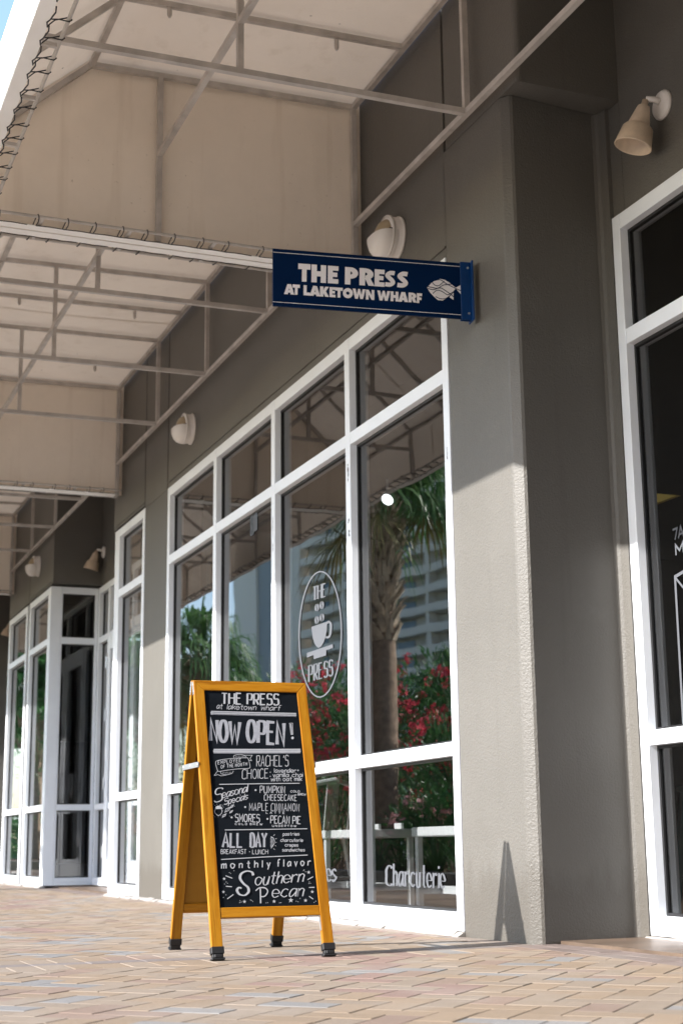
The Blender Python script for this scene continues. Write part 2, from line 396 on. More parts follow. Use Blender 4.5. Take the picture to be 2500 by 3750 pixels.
    def build(s, name, mat, parent): return s.mb.build(name, mat, parent)

# ================================================================== ground and paving
def clip_poly(P, x0, x1, y0, y1):
    for ax, lim, sg in ((0, x0, 1), (0, x1, -1), (1, y0, 1), (1, y1, -1)):
        Q = []; n = len(P)
        for i in range(n):
            a, b = P[i], P[(i+1) % n]; da, db = sg*(a[ax]-lim), sg*(b[ax]-lim)
            if da >= 0: Q.append(a)
            if (da >= 0) != (db >= 0):
                t = da/(da-db); Q.append((a[0]+(b[0]-a[0])*t, a[1]+(b[1]-a[1])*t))
        P = Q
        if len(P) < 3: return None
    return P
def inset_poly(P, d):
    n = len(P); cx = sum(p[0] for p in P)/n; cy = sum(p[1] for p in P)/n; Q = []
    for i in range(n):
        a, b, c = P[i-1], P[i], P[(i+1) % n]
        e1 = (b[0]-a[0], b[1]-a[1]); e2 = (c[0]-b[0], c[1]-b[1]); l1 = math.hypot(*e1) or 1e-9; l2 = math.hypot(*e2) or 1e-9
        n1 = (-e1[1]/l1, e1[0]/l1); n2 = (-e2[1]/l2, e2[0]/l2); k = 1 + n1[0]*n2[0] + n1[1]*n2[1]
        k = max(k, 0.35); Q.append((b[0] + d*(n1[0]+n2[0])/k, b[1] + d*(n1[1]+n2[1])/k))
    return Q
PV, PF, PC = [], [], []
rp = random.Random(3)
def clus(x, y): return math.sin(x*1.9+1.3)*math.cos(y*2.3-0.4) + 0.6*math.sin(x*3.7-y*2.9) + 0.5*math.cos(x*0.9+y*4.1+2)
def tone(x, y):
    r = rp.random(); c = clus(x, y)
    if c > 0.85 and r < 0.62: base = (0.545, 0.365, 0.305)
    elif r < 0.10: base = (0.485, 0.475, 0.465)
    elif r < 0.20: base = (0.54, 0.385, 0.30)
    elif r < 0.62: base = (0.585, 0.435, 0.30)
    else: base = (0.575, 0.455, 0.345)
    k = 0.335*rp.uniform(0.93, 1.06); return tuple(q*k for q in base)
def paver(P, col, dz=0.0):
    ar = sum(P[i][0]*P[(i+1) % len(P)][1]-P[(i+1) % len(P)][0]*P[i][1] for i in range(len(P)))/2
    if abs(ar) < 0.0006: return
    if ar < 0: P = P[::-1]
    A = inset_poly(P, 0.0013); B = inset_poly(P, 0.0036); n = len(P); h = rp.uniform(-0.0010, 0.0008)+dz; tx, ty = rp.uniform(-0.004, 0.004), rp.uniform(-0.004, 0.004)
    cx = sum(p[0] for p in P)/n; cy = sum(p[1] for p in P)/n
    b = len(PV); zt = lambda p: h + tx*(p[0]-cx) + ty*(p[1]-cy)
    PV.extend([(p[0], p[1], -0.02) for p in A]); PV.extend([(p[0], p[1], zt(p)-0.0018) for p in A]); PV.extend([(p[0], p[1], zt(p)) for p in B])
    PF.append(tuple(range(b+2*n, b+3*n))); PC.append(col)
    for i in range(n):
        j = (i+1) % n
        PF.append((b+i, b+j, b+n+j, b+n+i)); PC.append(col); PF.append((b+n+i, b+n+j, b+2*n+j, b+2*n+i)); PC.append(col)
bands = [-28.3, -22.4, -17.0, -11.35, -5.46, 0.4]
zones = []
XA, XB = -30.0, 2.4
xs_ = [XA] + [v for b in bands for v in (b-0.26, b+0.26)] + [XB]
for i in range(0, len(xs_), 2): zones.append((xs_[i], xs_[i+1]))
def y_lo(x): return -2.86 if x < -7.0 else -6.2
C45 = math.sqrt(0.5)
I0 = 340
for i in range(-I0, I0):
    for j in range(-I0, I0):
        k = (i-j) % 4
        if k not in (0, 3): continue
        w, h = (2, 1) if k == 0 else (1, 2)
        u, v = (i+w/2)*0.1, (j+h/2)*0.1
        x, y = (u-v)*C45 - 12.0, (u+v)*C45 - 3.0
        if not (XA-0.2 < x < XB+0.2 and y_lo(x)-0.2 < y < 0.1): continue
        cs = [(i*0.1, j*0.1), ((i+w)*0.1, j*0.1), ((i+w)*0.1, (j+h)*0.1), (i*0.1, (j+h)*0.1)]
        P = [((a-b)*C45-12.0, (a+b)*C45-3.0) for a, b in cs]; col = tone(x, y)
        for zx0, zx1 in zones:
            if x < zx0-0.2 or x > zx1+0.2: continue
            q = clip_poly(P, zx0, zx1, y_lo(x), -0.10)
            if q: paver(q, col)
for bx in bands:
    yy = y_lo(bx); n = 0
    while yy < -0.12:
        y2 = min(yy+0.1, -0.10); k = rp.uniform(0.85, 1.1)
        paver([(bx-0.26, yy), (bx-0.055, yy), (bx-0.055, y2), (bx-0.26, y2)], tone(bx-0.2, yy)); paver([(bx+0.055, yy), (bx+0.26, yy), (bx+0.26, y2), (bx+0.055, y2)], tone(bx+0.2, yy))
        if n % 2 == 0:
            y3 = min(yy+0.2, -0.10); paver([(bx-0.055, yy), (bx+0.055, yy), (bx+0.055, y3), (bx-0.055, y3)], (0.15*k, 0.128*k, 0.12*k))
        yy = y2; n += 1
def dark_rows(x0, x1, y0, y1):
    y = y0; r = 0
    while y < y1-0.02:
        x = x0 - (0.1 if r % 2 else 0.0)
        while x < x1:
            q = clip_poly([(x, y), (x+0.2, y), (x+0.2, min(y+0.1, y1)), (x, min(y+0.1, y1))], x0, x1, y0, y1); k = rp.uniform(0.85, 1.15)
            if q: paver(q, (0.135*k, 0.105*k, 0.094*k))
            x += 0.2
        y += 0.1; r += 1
def soil_row(x0, x1):
    x = x0
    while x < x1:
        k = rp.uniform(0.85, 1.15); x2 = min(x+0.2, x1)
        paver([(x, -0.10), (x2, -0.10), (x2, 0.0), (x, 0.0)], (0.19*k, 0.155*k, 0.13*k)); x = x2
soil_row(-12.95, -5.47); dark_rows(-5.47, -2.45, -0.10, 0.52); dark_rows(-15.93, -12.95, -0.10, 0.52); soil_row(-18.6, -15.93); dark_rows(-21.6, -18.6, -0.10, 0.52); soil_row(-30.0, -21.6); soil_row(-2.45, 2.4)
me = bpy.data.meshes.new('paving'); me.from_pydata(PV, [], PF); me.update()
at = me.attributes.new('tone', 'FLOAT_COLOR', 'FACE'); at.data.foreach_set('color', np.array([(*c, 1.0) for c in PC], dtype=np.float32).ravel())
me.materials.append(MT['paver']); po = bpy.data.objects.new('paving', me); COL.objects.link(po); po['kind'] = 'structure'

m = MB(); m.add([(-30.2, -6.3, -0.0026), (2.6, -6.3, -0.0026), (2.6, 0.55, -0.0026), (-30.2, 0.55, -0.0026)], [(0,1,2,3)])
tag(m.build('paving_joint_sand', MT['sand']), kind='structure')
m = MB(); m.box(-60, -7.0, -7.6, -3.0, -0.30, 0.05); tag(m.build('planting_bed', MT['soil']), kind='structure')
m = MB(); m.box(-60, -6.85, -3.0, -2.86, -0.3, 0.14); m.box(-7.0, -6.85, -7.6, -3.0, -0.3, 0.14); m.box(-60, -6.85, -7.75, -7.6, -0.3, 0.14)
tag(m.build('kerb', MT['concrete'], bevel=0.012, seg=2), kind='structure')
m = MB(); m.add([(-260, -60, -0.024), (120, -60, -0.024), (120, -6.25, -0.024), (-260, -6.25, -0.024)], [(0,1,2,3)])
tag(m.build('road', MT['asphalt']), kind='structure')
m = MB(); m.add([(-2200, -2200, -0.06), (2200, -2200, -0.06), (2200, 2200, -0.06), (-2200, 2200, -0.06)], [(0,1,2,3)])
tag(m.build('ground', MT['land']), kind='structure')

# ================================================================== the shop building
shop = empty('shop_building', (0, 0, 0))
tag(shop, 'taupe stucco shop building with tall white framed storefront windows and deep entrance alcoves', 'building')
YF = 0.006; TOP = 6.2
def plan_prism(poly, z0, z1, name, parent=shop):
    m = MB(); m.prism([(x, y, z0) for x, y in poly], (0, 0, z1-z0)); return m.build(name, MT['stucco'], parent, smooth=False)
def arc(cx, cy, r, a0, a1, n=6): return [(cx + r*math.cos(math.radians(a0+(a1-a0)*k/n)), cy + r*math.sin(math.radians(a0+(a1-a0)*k/n))) for k in range(n+1)]
# right pillar: rounded outer corner, fillet at the frame
plan_prism([(-6.092, YF), (-5.512, YF), (-5.500, YF+0.003), (-5.463, YF+0.030), (-5.457, YF+0.042)] + [(-5.492, 0.482), (-5.486, 0.496), (-5.474, 0.506), (-5.425, 0.5145), (-5.425, 0.60), (-6.092, 0.60)], -0.02, 3.72, 'pillar')
plan_prism([(-6.063, YF)] + arc(-5.36, YF+0.025, 0.025, 270, 360, 4) + [(-5.335, 0.60), (-6.063, 0.60)], 3.723, TOP, 'lintel_block')
for xa, xb in ((-5.335, -2.45), (-15.87, -13.02), (-21.6, -18.66)): plan_prism([(xa, YF), (xb, YF), (xb, 0.56), (xa, 0.56)], 4.38, TOP, 'lintel')
plan_prism([(6.0, -16.0), (14.0, -16.0), (14.0, 0.0), (6.0, 0.0)], -0.02, 7.0, 'shading_wing')  # unseen wing, added to keep sky light off the pillar's side face
plan_prism([(-5.335, 0.535), (-2.45, 0.535), (-2.45, 0.80), (-5.335, 0.80)], 3.178, TOP, 'alcove_wall')
plan_prism([(-5.425, 0.535), (-5.337, 0.535), (-5.337, 0.80), (-5.425, 0.80)], 3.178, 3.72, 'alcove_wall')
plan_prism([(-11.178, YF), (-6.088, YF), (-6.088, 0.30), (-11.178, 0.30)], 3.178, TOP, 'upper_wall')
plan_prism([(-11.90, YF), (-11.205, YF), (-11.205, 0.30), (-11.90, 0.30)], 3.178, TOP, 'upper_wall')
plan_prism([(-11.888, YF+0.001), (-11.19, YF+0.001), (-11.19, 0.30), (-11.888, 0.30)], -0.02, 3.176, 'pillar')
plan_prism([(-13.02, YF), (-11.925, YF), (-11.925, 0.60), (-13.02, 0.60)], 3.20, TOP, 'upper_wall')
plan_prism([(-15.87, 0.535), (-13.02, 0.535), (-13.02, 0.80), (-15.87, 0.80)], 3.178, TOP, 'alcove_wall')
plan_prism([(-17.27, YF), (-15.87, YF), (-15.87, 0.60), (-17.27, 0.60)], 3.20, TOP, 'upper_wall')
plan_prism([(-18.66, YF), (-17.295, YF), (-17.295, 0.60), (-18.66, 0.60)], 3.20, TOP, 'upper_wall')
plan_prism([(-17.345, YF+0.01), (-17.215, YF+0.01), (-17.215, 0.30), (-17.345, 0.30)], -0.02, 3.198, 'pillar')
plan_prism([(-21.6, 0.535), (-18.66, 0.535), (-18.66, 0.80), (-21.6, 0.80)], 3.178, TOP, 'alcove_wall')
plan_prism([(-40.0, YF), (-21.6, YF), (-21.6, 0.60), (-40.0, 0.60)], -0.02, TOP, 'upper_wall')
plan_prism([(-2.45, YF), (14.0, YF), (14.0, 0.60), (-2.45, 0.60)], -0.02, TOP, 'upper_wall')
# wall behind the control joints, plaster stop beads over the windows
m = MB(); m.box(-18.7, -15.88, 0.032, 0.28, 3.21, TOP-0.1); m.box(-13.0, -6.0, 0.032, 0.28, 3.21, TOP-0.1); m.box(-11.20, -11.17, 0.03, 0.28, 0.0, 3.2)
m.build('control_joint', MT['mortar'], shop)
for a, b in ((-11.17, -6.09), (-12.94, -11.93), (-17.25, -15.9)):
    m = MB(); m.box(a, b, -0.002, 0.02, 3.222, 3.23); m.build('plaster_bead', MT['stucco'], shop)
rm = random.Random(5)
for a, b, y in ((-12.95, -6.09, 0.0), (-18.6, -15.93, 0.0), (-5.44, -2.45, 0.515)):
    x = a; m = MB()
    while x < b:
        x2 = min(b, x+rm.uniform(0.1, 0.35)); d = rm.uniform(0.025, 0.05); z = rm.uniform(0.010, 0.020)
        m.prism([(x, y-d, -0.01), (x, y+0.03, -0.01), (x, y+0.03, z+0.006), (x, y-0.006, z+0.004), (x, y-d, 0.002)], (x2-x, 0, 0)); x = x2
    m.build('mortar_strip', MT['mortar'], shop)

RAILS = [(0.055, 0.100), (0.790, 0.852), (2.555, 2.625), (3.103, 3.175)]
def window(vert, T=None, label=None, z0=0.022, D=0.115, name='storefront_window', extra_rails=True, skip_cells=()):
    f = MB(T); g = MB(T); hb = 0.0018
    for a, b in vert: f.box(a, b, 0.0, D, z0, 3.175)
    cells = []
    for i in range(len(vert)-1):
        a, b = vert[i][1], vert[i+1][0]
        f.box(a, b, -0.003, D-0.01, z0, 0.0535)
        for z_a, z_b in RAILS: f.box(a, b, hb, D-0.004, z_a, z_b)
        for k in range(3): cells.append((a, b, RAILS[k][1], RAILS[k+1][0], i, k))
    o = f.build(name, MT['white'], shop, bevel=0.0025, seg=2)
    if label: o['label'] = label
    for a, b, c, d, i, k in cells:
        t = 0.013
        g.box(a, a+t, 0.041, 0.064, c, d); g.box(b-t, b, 0.041, 0.064, c, d); g.box(a+t, b-t, 0.041, 0.064, c, c+t); g.box(a+t, b-t, 0.041, 0.064, d-t, d)
        if (i, k) in skip_cells: continue
        p = MB(T); p.add([(a+0.004, 0.05, c+0.004), (b-0.004, 0.05, c+0.004), (b-0.004, 0.05, d-0.004), (a+0.004, 0.05, d-0.004)], [(0,1,2,3)]); p.build('pane', MT['glass'], o)
    g.build('gasket', MT['gasket'], o)
    return o
TY = Matrix.Translation((0, 0.52, 0))
def TX(x): return Matrix(((0, -1, 0, x), (1, 0, 0, 0), (0, 0, 1, 0), (0, 0, 0, 1)))
def TXm(x): return Matrix(((0, 1, 0, x), (-1, 0, 0, 0), (0, 0, 1, 0), (0, 0, 0, 1)))
w_main = window([(-11.165, -11.100), (-9.924, -9.855), (-8.667, -8.598), (-7.411, -7.343), (-6.160, -6.096)], None, 'four bay window with frosted cup logo behind the chalkboard')
w_narrow = window([(-12.95, -12.785), (-11.958, -11.892)], None, 'narrow single bay window beside the entrance alcove')
w_c1 = window([(-17.205, -17.135), (-16.085, -15.932)], None, 'single bay window beyond the alcove')
w_c2 = window([(-18.62, -18.54), (-17.43, -17.352)], None, 'farthest single bay window')
w_right = window([(-5.423, -5.362), (-4.30, -4.232), (-3.20, -3.132), (-2.515, -2.452)], TY, 'recessed dark window with opening hours on the glass')
w_ret = window([(0.117, 0.130), (0.490, 0.519)], TX(-15.932), 'side window facing into the alcove')
for x in (-10.9, -10.2, -9.6, -8.95, -8.3, -7.65, -7.16, -6.42, -12.4):
    m = MB(); m.box(x, x+0.006, -0.0042, -0.002, 0.026, 0.040); m.build('weep_hole', MT['gasket'], w_main)
w_ret2 = window([(0.117, 0.130), (0.490, 0.519)], TX(-18.62), 'side window facing into the far alcove')
w_alc = window([(-15.93, -15.865), (-15.455, -15.385), (-14.40, -14.33), (-13.40, -13.33), (-12.955, -12.95)], TY, 'glazed entrance screen at the back of the alcove', skip_cells=((1, 0), (1, 1), (2, 0), (2, 1)))
w_alc2 = window([(-21.60, -21.53), (-20.4, -20.33), (-19.6, -19.53), (-18.69, -18.62)], TY, 'glazed screen at the back of the far alcove')
# doors in the alcove screen
def door(x0, x1, hinge_left):
    f = MB(TY); s = 0.10
    f.box(x0, x0+s, -0.012, 0.04, 0.03, 2.55); f.box(x1-s, x1, -0.012, 0.04, 0.03, 2.55)
    f.box(x0+s, x1-s, -0.010, 0.038, 0.03, 0.28); f.box(x0+s, x1-s, -0.010, 0.038, 2.43, 2.55)
    o = f.build('door', MT['white'], shop, bevel=0.003, seg=2); o['label'] = 'white framed glass entrance door in the alcove'
    p = MB(TY); p.add([(x0+s, 0.014, 0.28), (x1-s, 0.014, 0.28), (x1-s, 0.014, 2.43), (x0+s, 0.014, 2.43)], [(0,1,2,3)]); p.build('pane', MT['glass'], o)
    hx = x0 if hinge_left else x1
    for z in (0.36, 1.05, 1.75, 2.3):
        h = MB(TY); h.box(hx-0.014, hx+0.014, -0.026, -0.0125, z-0.055, z+0.055); h.tube([(hx, -0.024, z-0.06), (hx, -0.024, z+0.06)], 0.008); h.build('hinge', MT['metal'], o)
    kx = x1-0.05 if hinge_left else x0+0.05
    h = MB(TY); h.tube([(kx, -0.012, 0.95), (kx, -0.06, 0.95), (kx, -0.06, 1.25), (kx, -0.012, 1.25)], 0.011); h.build('handle', MT['metal'], o)
door(-15.380, -14.405, True); door(-14.325, -13.405, False)

# interior behind the glass
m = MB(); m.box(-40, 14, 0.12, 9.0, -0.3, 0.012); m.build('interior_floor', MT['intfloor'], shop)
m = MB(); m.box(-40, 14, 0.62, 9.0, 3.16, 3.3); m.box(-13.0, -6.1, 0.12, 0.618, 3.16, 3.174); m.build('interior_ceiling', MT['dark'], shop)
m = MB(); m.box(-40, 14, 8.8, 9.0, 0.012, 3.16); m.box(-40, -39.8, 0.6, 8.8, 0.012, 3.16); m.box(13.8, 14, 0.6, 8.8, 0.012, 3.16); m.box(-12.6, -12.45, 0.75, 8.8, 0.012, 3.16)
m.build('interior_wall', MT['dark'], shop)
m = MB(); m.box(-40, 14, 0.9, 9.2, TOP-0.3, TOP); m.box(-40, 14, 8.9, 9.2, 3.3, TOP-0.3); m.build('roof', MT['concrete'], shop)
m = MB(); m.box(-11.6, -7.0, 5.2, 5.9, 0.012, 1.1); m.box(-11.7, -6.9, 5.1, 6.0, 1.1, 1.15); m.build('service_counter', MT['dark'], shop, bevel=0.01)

# frosted lettering and marks on the glass and frames
put_w = lambda u, v, l: (u, 0.0470-l, v)
A = Art(hom([(180, 760), (500, 760), (500, 1680), (180, 1680)], [(-8.305, 2.022), (-7.584, 1.896), (-7.606, 1.185), (-8.317, 1.251)]), put_w)
EL = []
for k in range(49):
    a = 2*math.pi*k/48; EL.append((338 + 152*math.cos(a) + 8*math.sin(a)*0, 1221 + 450*math.sin(a)))
EL[-1] = EL[0]
EL2 = [(x, y - (x-338)*0.10) for x, y in EL]
A.strip(EL2, 9)
A.text('THE', (288, 975), (376, 948), 92, 13, 0.4, serif=8)
A.text('PRESS', (258, 1560), (426, 1516), 112, 12, 0.4, serif=6, gap=3.0)
for bx, by in ((314, 1030), (350, 1012), (315, 1118), (351, 1100)):
    for sgn in (-1, 1):
        A.fill([(bx + sgn*3 + 10*math.cos(t)*1.0 + 3*sgn*abs(math.cos(t)), by + 27*math.sin(t) - 4*math.cos(t)) if sgn*math.cos(t) > -0.05 else (bx + sgn*2.5 + 3*math.sin(3*t), by + 24*math.sin(t)) for t in [2*math.pi*q/20 for q in range(20)]])
cup = [(275, 1168), (388, 1130), (385, 1190), (376, 1240), (362, 1280), (345, 1308), (328, 1318), (310, 1308), (296, 1285), (285, 1250), (278, 1205)]
A.fill(cup); A.curve([(385, 1140), (402, 1132), (414, 1150), (414, 1185), (408, 1225), (395, 1243), (378, 1240)], 15)
A.fill([(243, 1355), (428, 1292), (430, 1318), (382, 1336), (380, 1372), (292, 1400), (290, 1370), (243, 1388)])
A.build('cup_logo', MT['decal'], w_main)
A = Art(hom([(600, 100), (1050, 100), (1050, 320), (600, 320)], [(-7.073, 0.321), (-6.345, 0.324), (-6.354, 0.188), (-7.080, 0.171)]), put_w)
A.text('C', (616, 275), (655, 281), 138, 17, 0.35, gap=1.4)
A.text('harcuterie', (668, 281), (1036, 300), 156, 13, 0.36, serif=6, gap=2.3)
A.build('lettering', MT['decal'], w_main)
A = Art(hom([(170, 140), (270, 140), (270, 270), (170, 270)], [(-7.913, 0.287), (-7.703, 0.288), (-7.706, 0.193), (-7.916, 0.189)]), put_w)
A.text('C', (22, 242), (60, 244), 120, 16, 0.35); A.text('repes', (74, 244), (256, 252), 135, 14, 0.34, serif=6, gap=1.5)
A.build('lettering', MT['decal'], w_main)
m = MB(); m.box(-9.223, -9.150, 0.0455, 0.0465, 2.410, 2.548); m.box(-9.148, -9.075, 0.0455, 0.0465, 2.425, 2.552); m.build('sticker', MT['decal'], w_main)
A = Art(lambda x, y: (-9.222 + x*0.072, 2.548 - y*0.138), lambda u, v, l: (u, 0.0448-l, v)); A.text('5', (0.28, 0.85), (0.80, 0.85), 0.62, 0.2); A.build('sticker_number', MT['tape'], w_main)
for x, z, w_, h_ in ((-8.632, 2.37, 0.012, 0.09), (-8.628, 2.30, 0.008, 0.06), (-8.634, 2.22, 0.010, 0.05), (-7.372, 2.40, 0.02, 0.10), (-7.370, 2.13, 0.022, 0.025), (-7.366, 2.06, 0.022, 0.035), (-8.63, 1.93, 0.006, 0.02), (-6.128, 2.20, 0.008, 0.06)):
    rr = random.Random(int(z*1000)); pts = []
    for k in range(9): pts.append((x + rr.uniform(-.3, 1)*w_*0.6, -0.0007, z - h_/2 + h_*k/8))
    for k in range(8, -1, -1): pts.append((x - rr.uniform(0.1, 1)*w_*0.6, -0.0007, z - h_/2 + h_*k/8))
    m = MB(); m.add(pts, [tuple(range(18))]); m.build('tape_residue', MT['tape'], w_main)
put_r = lambda u, v, l: (u, 0.5670-l, v)
A = Art(lambda x, y: (x, y), put_r)
def utext(art, t, x0, z0, x1, z1, cap, w, **k):
    art.mp = lambda x, y: (x, -y); art.text(t, (x0, -z0), (x1, -z1), cap, w, **k)
utext(A, '7', -5.163, 1.628, -5.130, 1.630, 0.046, 0.009); utext(A, 'A', -5.124, 1.630, -5.086, 1.632, 0.046, 0.009); utext(A, 'M', -5.148, 1.563, -5.095, 1.566, 0.044, 0.009)
A.mp = lambda x, y: (x, y)
A.strip([(-4.9, 1.52), (-5.165, 1.475), (-5.172, 0.70), (-4.9, 0.70)], 0.014); A.strip([(-5.165, 1.473), (-5.10, 1.41)], 0.010)
A.build('opening_hours', MT['decal'], w_right)

# ================================================================== awnings
LA = 5.605
def awning():
    root = empty('awning', (0, 0, 0))
    PR = [(0.003, 4.479), (-1.545, 4.450), (-2.135, 3.93), (-2.165, 3.47)]       # roof line in section (y, z)
    zb = 3.475
    # fabric hull with a slight sag between rafters
    rows = []
    sec = []
    for (a, b), n in zip(zip(PR[:-1], PR[1:]), (8, 5, 3)):
        for k in range(n): sec.append((a[0]+(b[0]-a[0])*k/n, a[1]+(b[1]-a[1])*k/n))
    sec.append(PR[-1]); NX = 48; m = MB(); vs = []; fs = []
    for i in range(NX+1):
        x = LA*i/NX; ph = (x/(LA/8)) % 1.0; sg = math.sin(math.pi*ph)
        for q, (y, z) in enumerate(sec):
            w = math.sin(math.pi*min(1, q/8)) if q < 8 else (math.sin(math.pi*(q-8)/5) if q < 13 else 0)
            vs.append((x, y, z + 0.022 - 0.016*sg*w))
    n = len(sec)
    for i in range(NX):
        for q in range(n-1): fs.append((i*n+q, (i+1)*n+q, (i+1)*n+q+1, i*n+q+1))
    m.add(vs, fs); m.build('canopy', MT['canopy'], root, smooth=True)
    for x in (LA*0.3125, LA*0.6875):
        q = MB(); W_ = 0.011
        for k in range(n-1):
            (ya, za), (yb, zb_) = sec[k], sec[k+1]; i = int(x/LA*NX); z1, z2 = vs[i*n+k][2]-0.0035, vs[i*n+k+1][2]-0.0035
            q.add([(x-W_, ya, z1), (x+W_, ya, z1), (x+W_, yb, z2), (x-W_, yb, z2)], [(0,1,2,3)])
        q.build('seam', MT['canopy'], root)
    rr = random.Random(11)
    for xe, sgn in ((0.0012, 1), (LA-0.0012, -1)):
        m = MB(); YS = sorted(set([-2.158*i/44 for i in range(45)] + [-1.545, -2.135]), reverse=True); NY, NZ = len(YS)-1, 20; vs = []; fs = []
        def top(y):
            for a, b in zip(PR[:-1], PR[1:]):
                if b[0] <= y <= a[0]+1e-6: return a[1] + (b[1]-a[1])*(y-a[0])/(b[0]-a[0])
            return PR[-1][1]
        for i in range(NY+1):
            y = YS[i] + (0.0055 if i == 0 else 0.0); zt = top(min(YS[i], 0.0))+0.0225
            for k in range(NZ+1):
                f = k/NZ; z = zb + (zt-zb)*f
                fold = 0.010*math.exp(-((y+0.22)/0.16)**2)*math.sin((y+0.3)*55)*(1-f)**1.2
                vs.append((xe + sgn*(0.006*math.sin(math.pi*f)*math.sin(y*2.1) + fold), y, z))
        for i in range(NY):
            for k in range(NZ):
                q = (i*(NZ+1)+k, (i+1)*(NZ+1)+k, (i+1)*(NZ+1)+k+1, i*(NZ+1)+k+1); fs.append(q if sgn < 0 else q[::-1])
        m.add(vs, fs); m.build('end_panel', MT['canopyend'], root, smooth=True)
    # turned-in bottom hem
    m = MB(); t = 0.004
    m.box(0.002, LA-0.002, -2.166, -2.104, zb-t, zb); m.build('front_hem', MT['hem'], root)
    for x0, x1 in ((0.002, 0.062), (LA-0.062, LA-0.002)):
        m = MB(); m.box(x0, x1, -2.1035, -0.03, zb-t, zb); m.build('end_hem', MT['hem'], root)
    # welded frame
    w = 0.028
    nodes = [0.03, LA*0.25, LA*0.5, LA*0.75, LA-0.03]
    for nm, y, z in (('wall_rail', -0.045, 4.462), ('wall_rail', -0.045, 3.752), ('ridge_rail', -1.535, 4.432), ('middle_rail', -1.16, 3.985), ('front_rail', -2.110, 3.90)):
        m = MB(); m.bar((0.03, y, z), (LA-0.03, y, z), w, w); m.build(nm, MT['tube'], root)
    m = MB(); m.tube([(0.13, -2.032, 3.49), (LA-0.13, -2.032, 3.49)], 0.0085, 8); m.build('lacing_tube', MT['tube'], root)
    for x in (0.135, LA-0.135):
        m = MB(); m.tube([(x, -2.03, 3.49), (x, -0.03, 3.49)], 0.0085, 8); m.build('lacing_tube', MT['tube'], root)
    for i in range(9):
        x = 0.03 + (LA-0.06)*i/8; main = i % 2 == 0; m = MB()
        m.bar((x, -0.06, 4.462), (x, -1.535, 4.434), w*0.999, w*0.97, (1,0,0)); m.bar((x, -1.535, 4.434), (x, -2.11, 3.905), w*0.999, w*0.97, (1,0,0))
        if main:
            end = i in (0, 8)
            if not end:
                m.bar((x, -0.06, 3.752), (x, -2.12, 3.735), w*0.995, w*1.02, (1,0,0))
            m.bar((x, -1.16, 3.735 if not end else 3.49), (x, -1.16, 4.44), w*0.99, w*0.99, (1,0,0))
            m.bar((x, -0.046, 3.752 if not end else 3.46), (x, -0.046, 4.45), w*1.03, w*0.96, (1,0,0))
            m.bar((x, -2.115, 3.49), (x, -2.115, 3.9), w*0.98, w*0.96, (1,0,0))
        else:
            # bulb holder under the rafter
            for y in (-0.42, -1.3): m.tube([(x, y, 4.43), (x, y, 4.415), (x, y, 4.385), (x, y, 4.37)], [0.012, 0.013, 0.013, 0.006], 8)
        m.build('truss' if main else 'rafter', MT['tube'], root)
    # stubs and cord lacing
    def stub(a, b): q = MB(); q.bar(a, b, 0.018, 0.016); q.build('tube_stub', MT['tube'], root)
    c = MB()
    k = 0; x = 0.2
    while x < LA-0.2:
        j = rr.uniform(-0.025, 0.025); xa = x+j
        c.tube([(xa, -2.104, 3.474), (xa+0.004, -2.07, 3.478), (xa, -2.03, 3.478), (xa-0.004, -2.02, 3.490), (xa-0.006, -2.03, 3.5), (xa-0.03, -2.08, 3.492), (xa-0.055, -2.106, 3.474)], 0.0028, 5)
        c.tube([(xa-0.055, -2.104, 3.471), (xa-0.02, -2.112, 3.470), (xa, -2.104, 3.471), (xa+0.06, -2.094, 3.470), (xa+0.10, -2.100, 3.470)], 0.0032, 5)
        c.lathe([(0.0, -0.006), (0.006, 0), (0.0, 0.006)], (xa-0.03, -2.08, 3.500), (0,0,1), 6)
        if k % 3 == 1: stub((x+0.07, -2.125, 3.492), (x+0.07, -2.035, 3.490))
        x += 0.152; k += 1
    c.build('lacing_cord', MT['cord'], root)
    for sx in (1, -1):
        y = -1.98; k = 0; c = MB()
        X = lambda d: d if sx > 0 else LA-d
        while y < -0.12:
            j = rr.uniform(-0.03, 0.03); ya = y+j
            c.tube([(X(0.06), ya, 3.473), (X(0.10), ya+0.004, 3.477), (X(0.138), ya, 3.479), (X(0.147), ya-0.003, 3.49), (X(0.138), ya-0.004, 3.501), (X(0.10), ya-0.01, 3.494), (X(0.062), ya-0.016, 3.475)], 0.0030, 5)
            c.tube([(X(0.064), ya, 3.471), (X(0.072), ya+0.07, 3.470), (X(0.064), ya+0.148, 3.471)], 0.0026, 5)
            if k % 3 == 1: stub((X(0.03), y+0.05, 3.492), (X(0.135), y+0.05, 3.490))
            y += 0.15; k += 1
        c.build('lacing_cord', MT['cord'], root)
    return root
aw = awning()
GA = 'beige fabric awnings along the storefront'
tag(aw, 'nearest beige fabric awning, above the blue projecting sign and the right hand lamp', 'awning', GA); aw.location = (-7.146, 0, 0)
for x, lb in ((-12.762, 'middle beige fabric awning, over the round lamp left of the four bay window'), (-18.378, 'farthest visible beige fabric awning, over the entrance alcove'), (-23.994, 'beige fabric awning at the far left end past the last window'), (-1.53, 'beige fabric awning at the right end beside the added shading wing')):
    c = copy_tree(aw); c.location = (x, 0, 0); c['label'] = lb

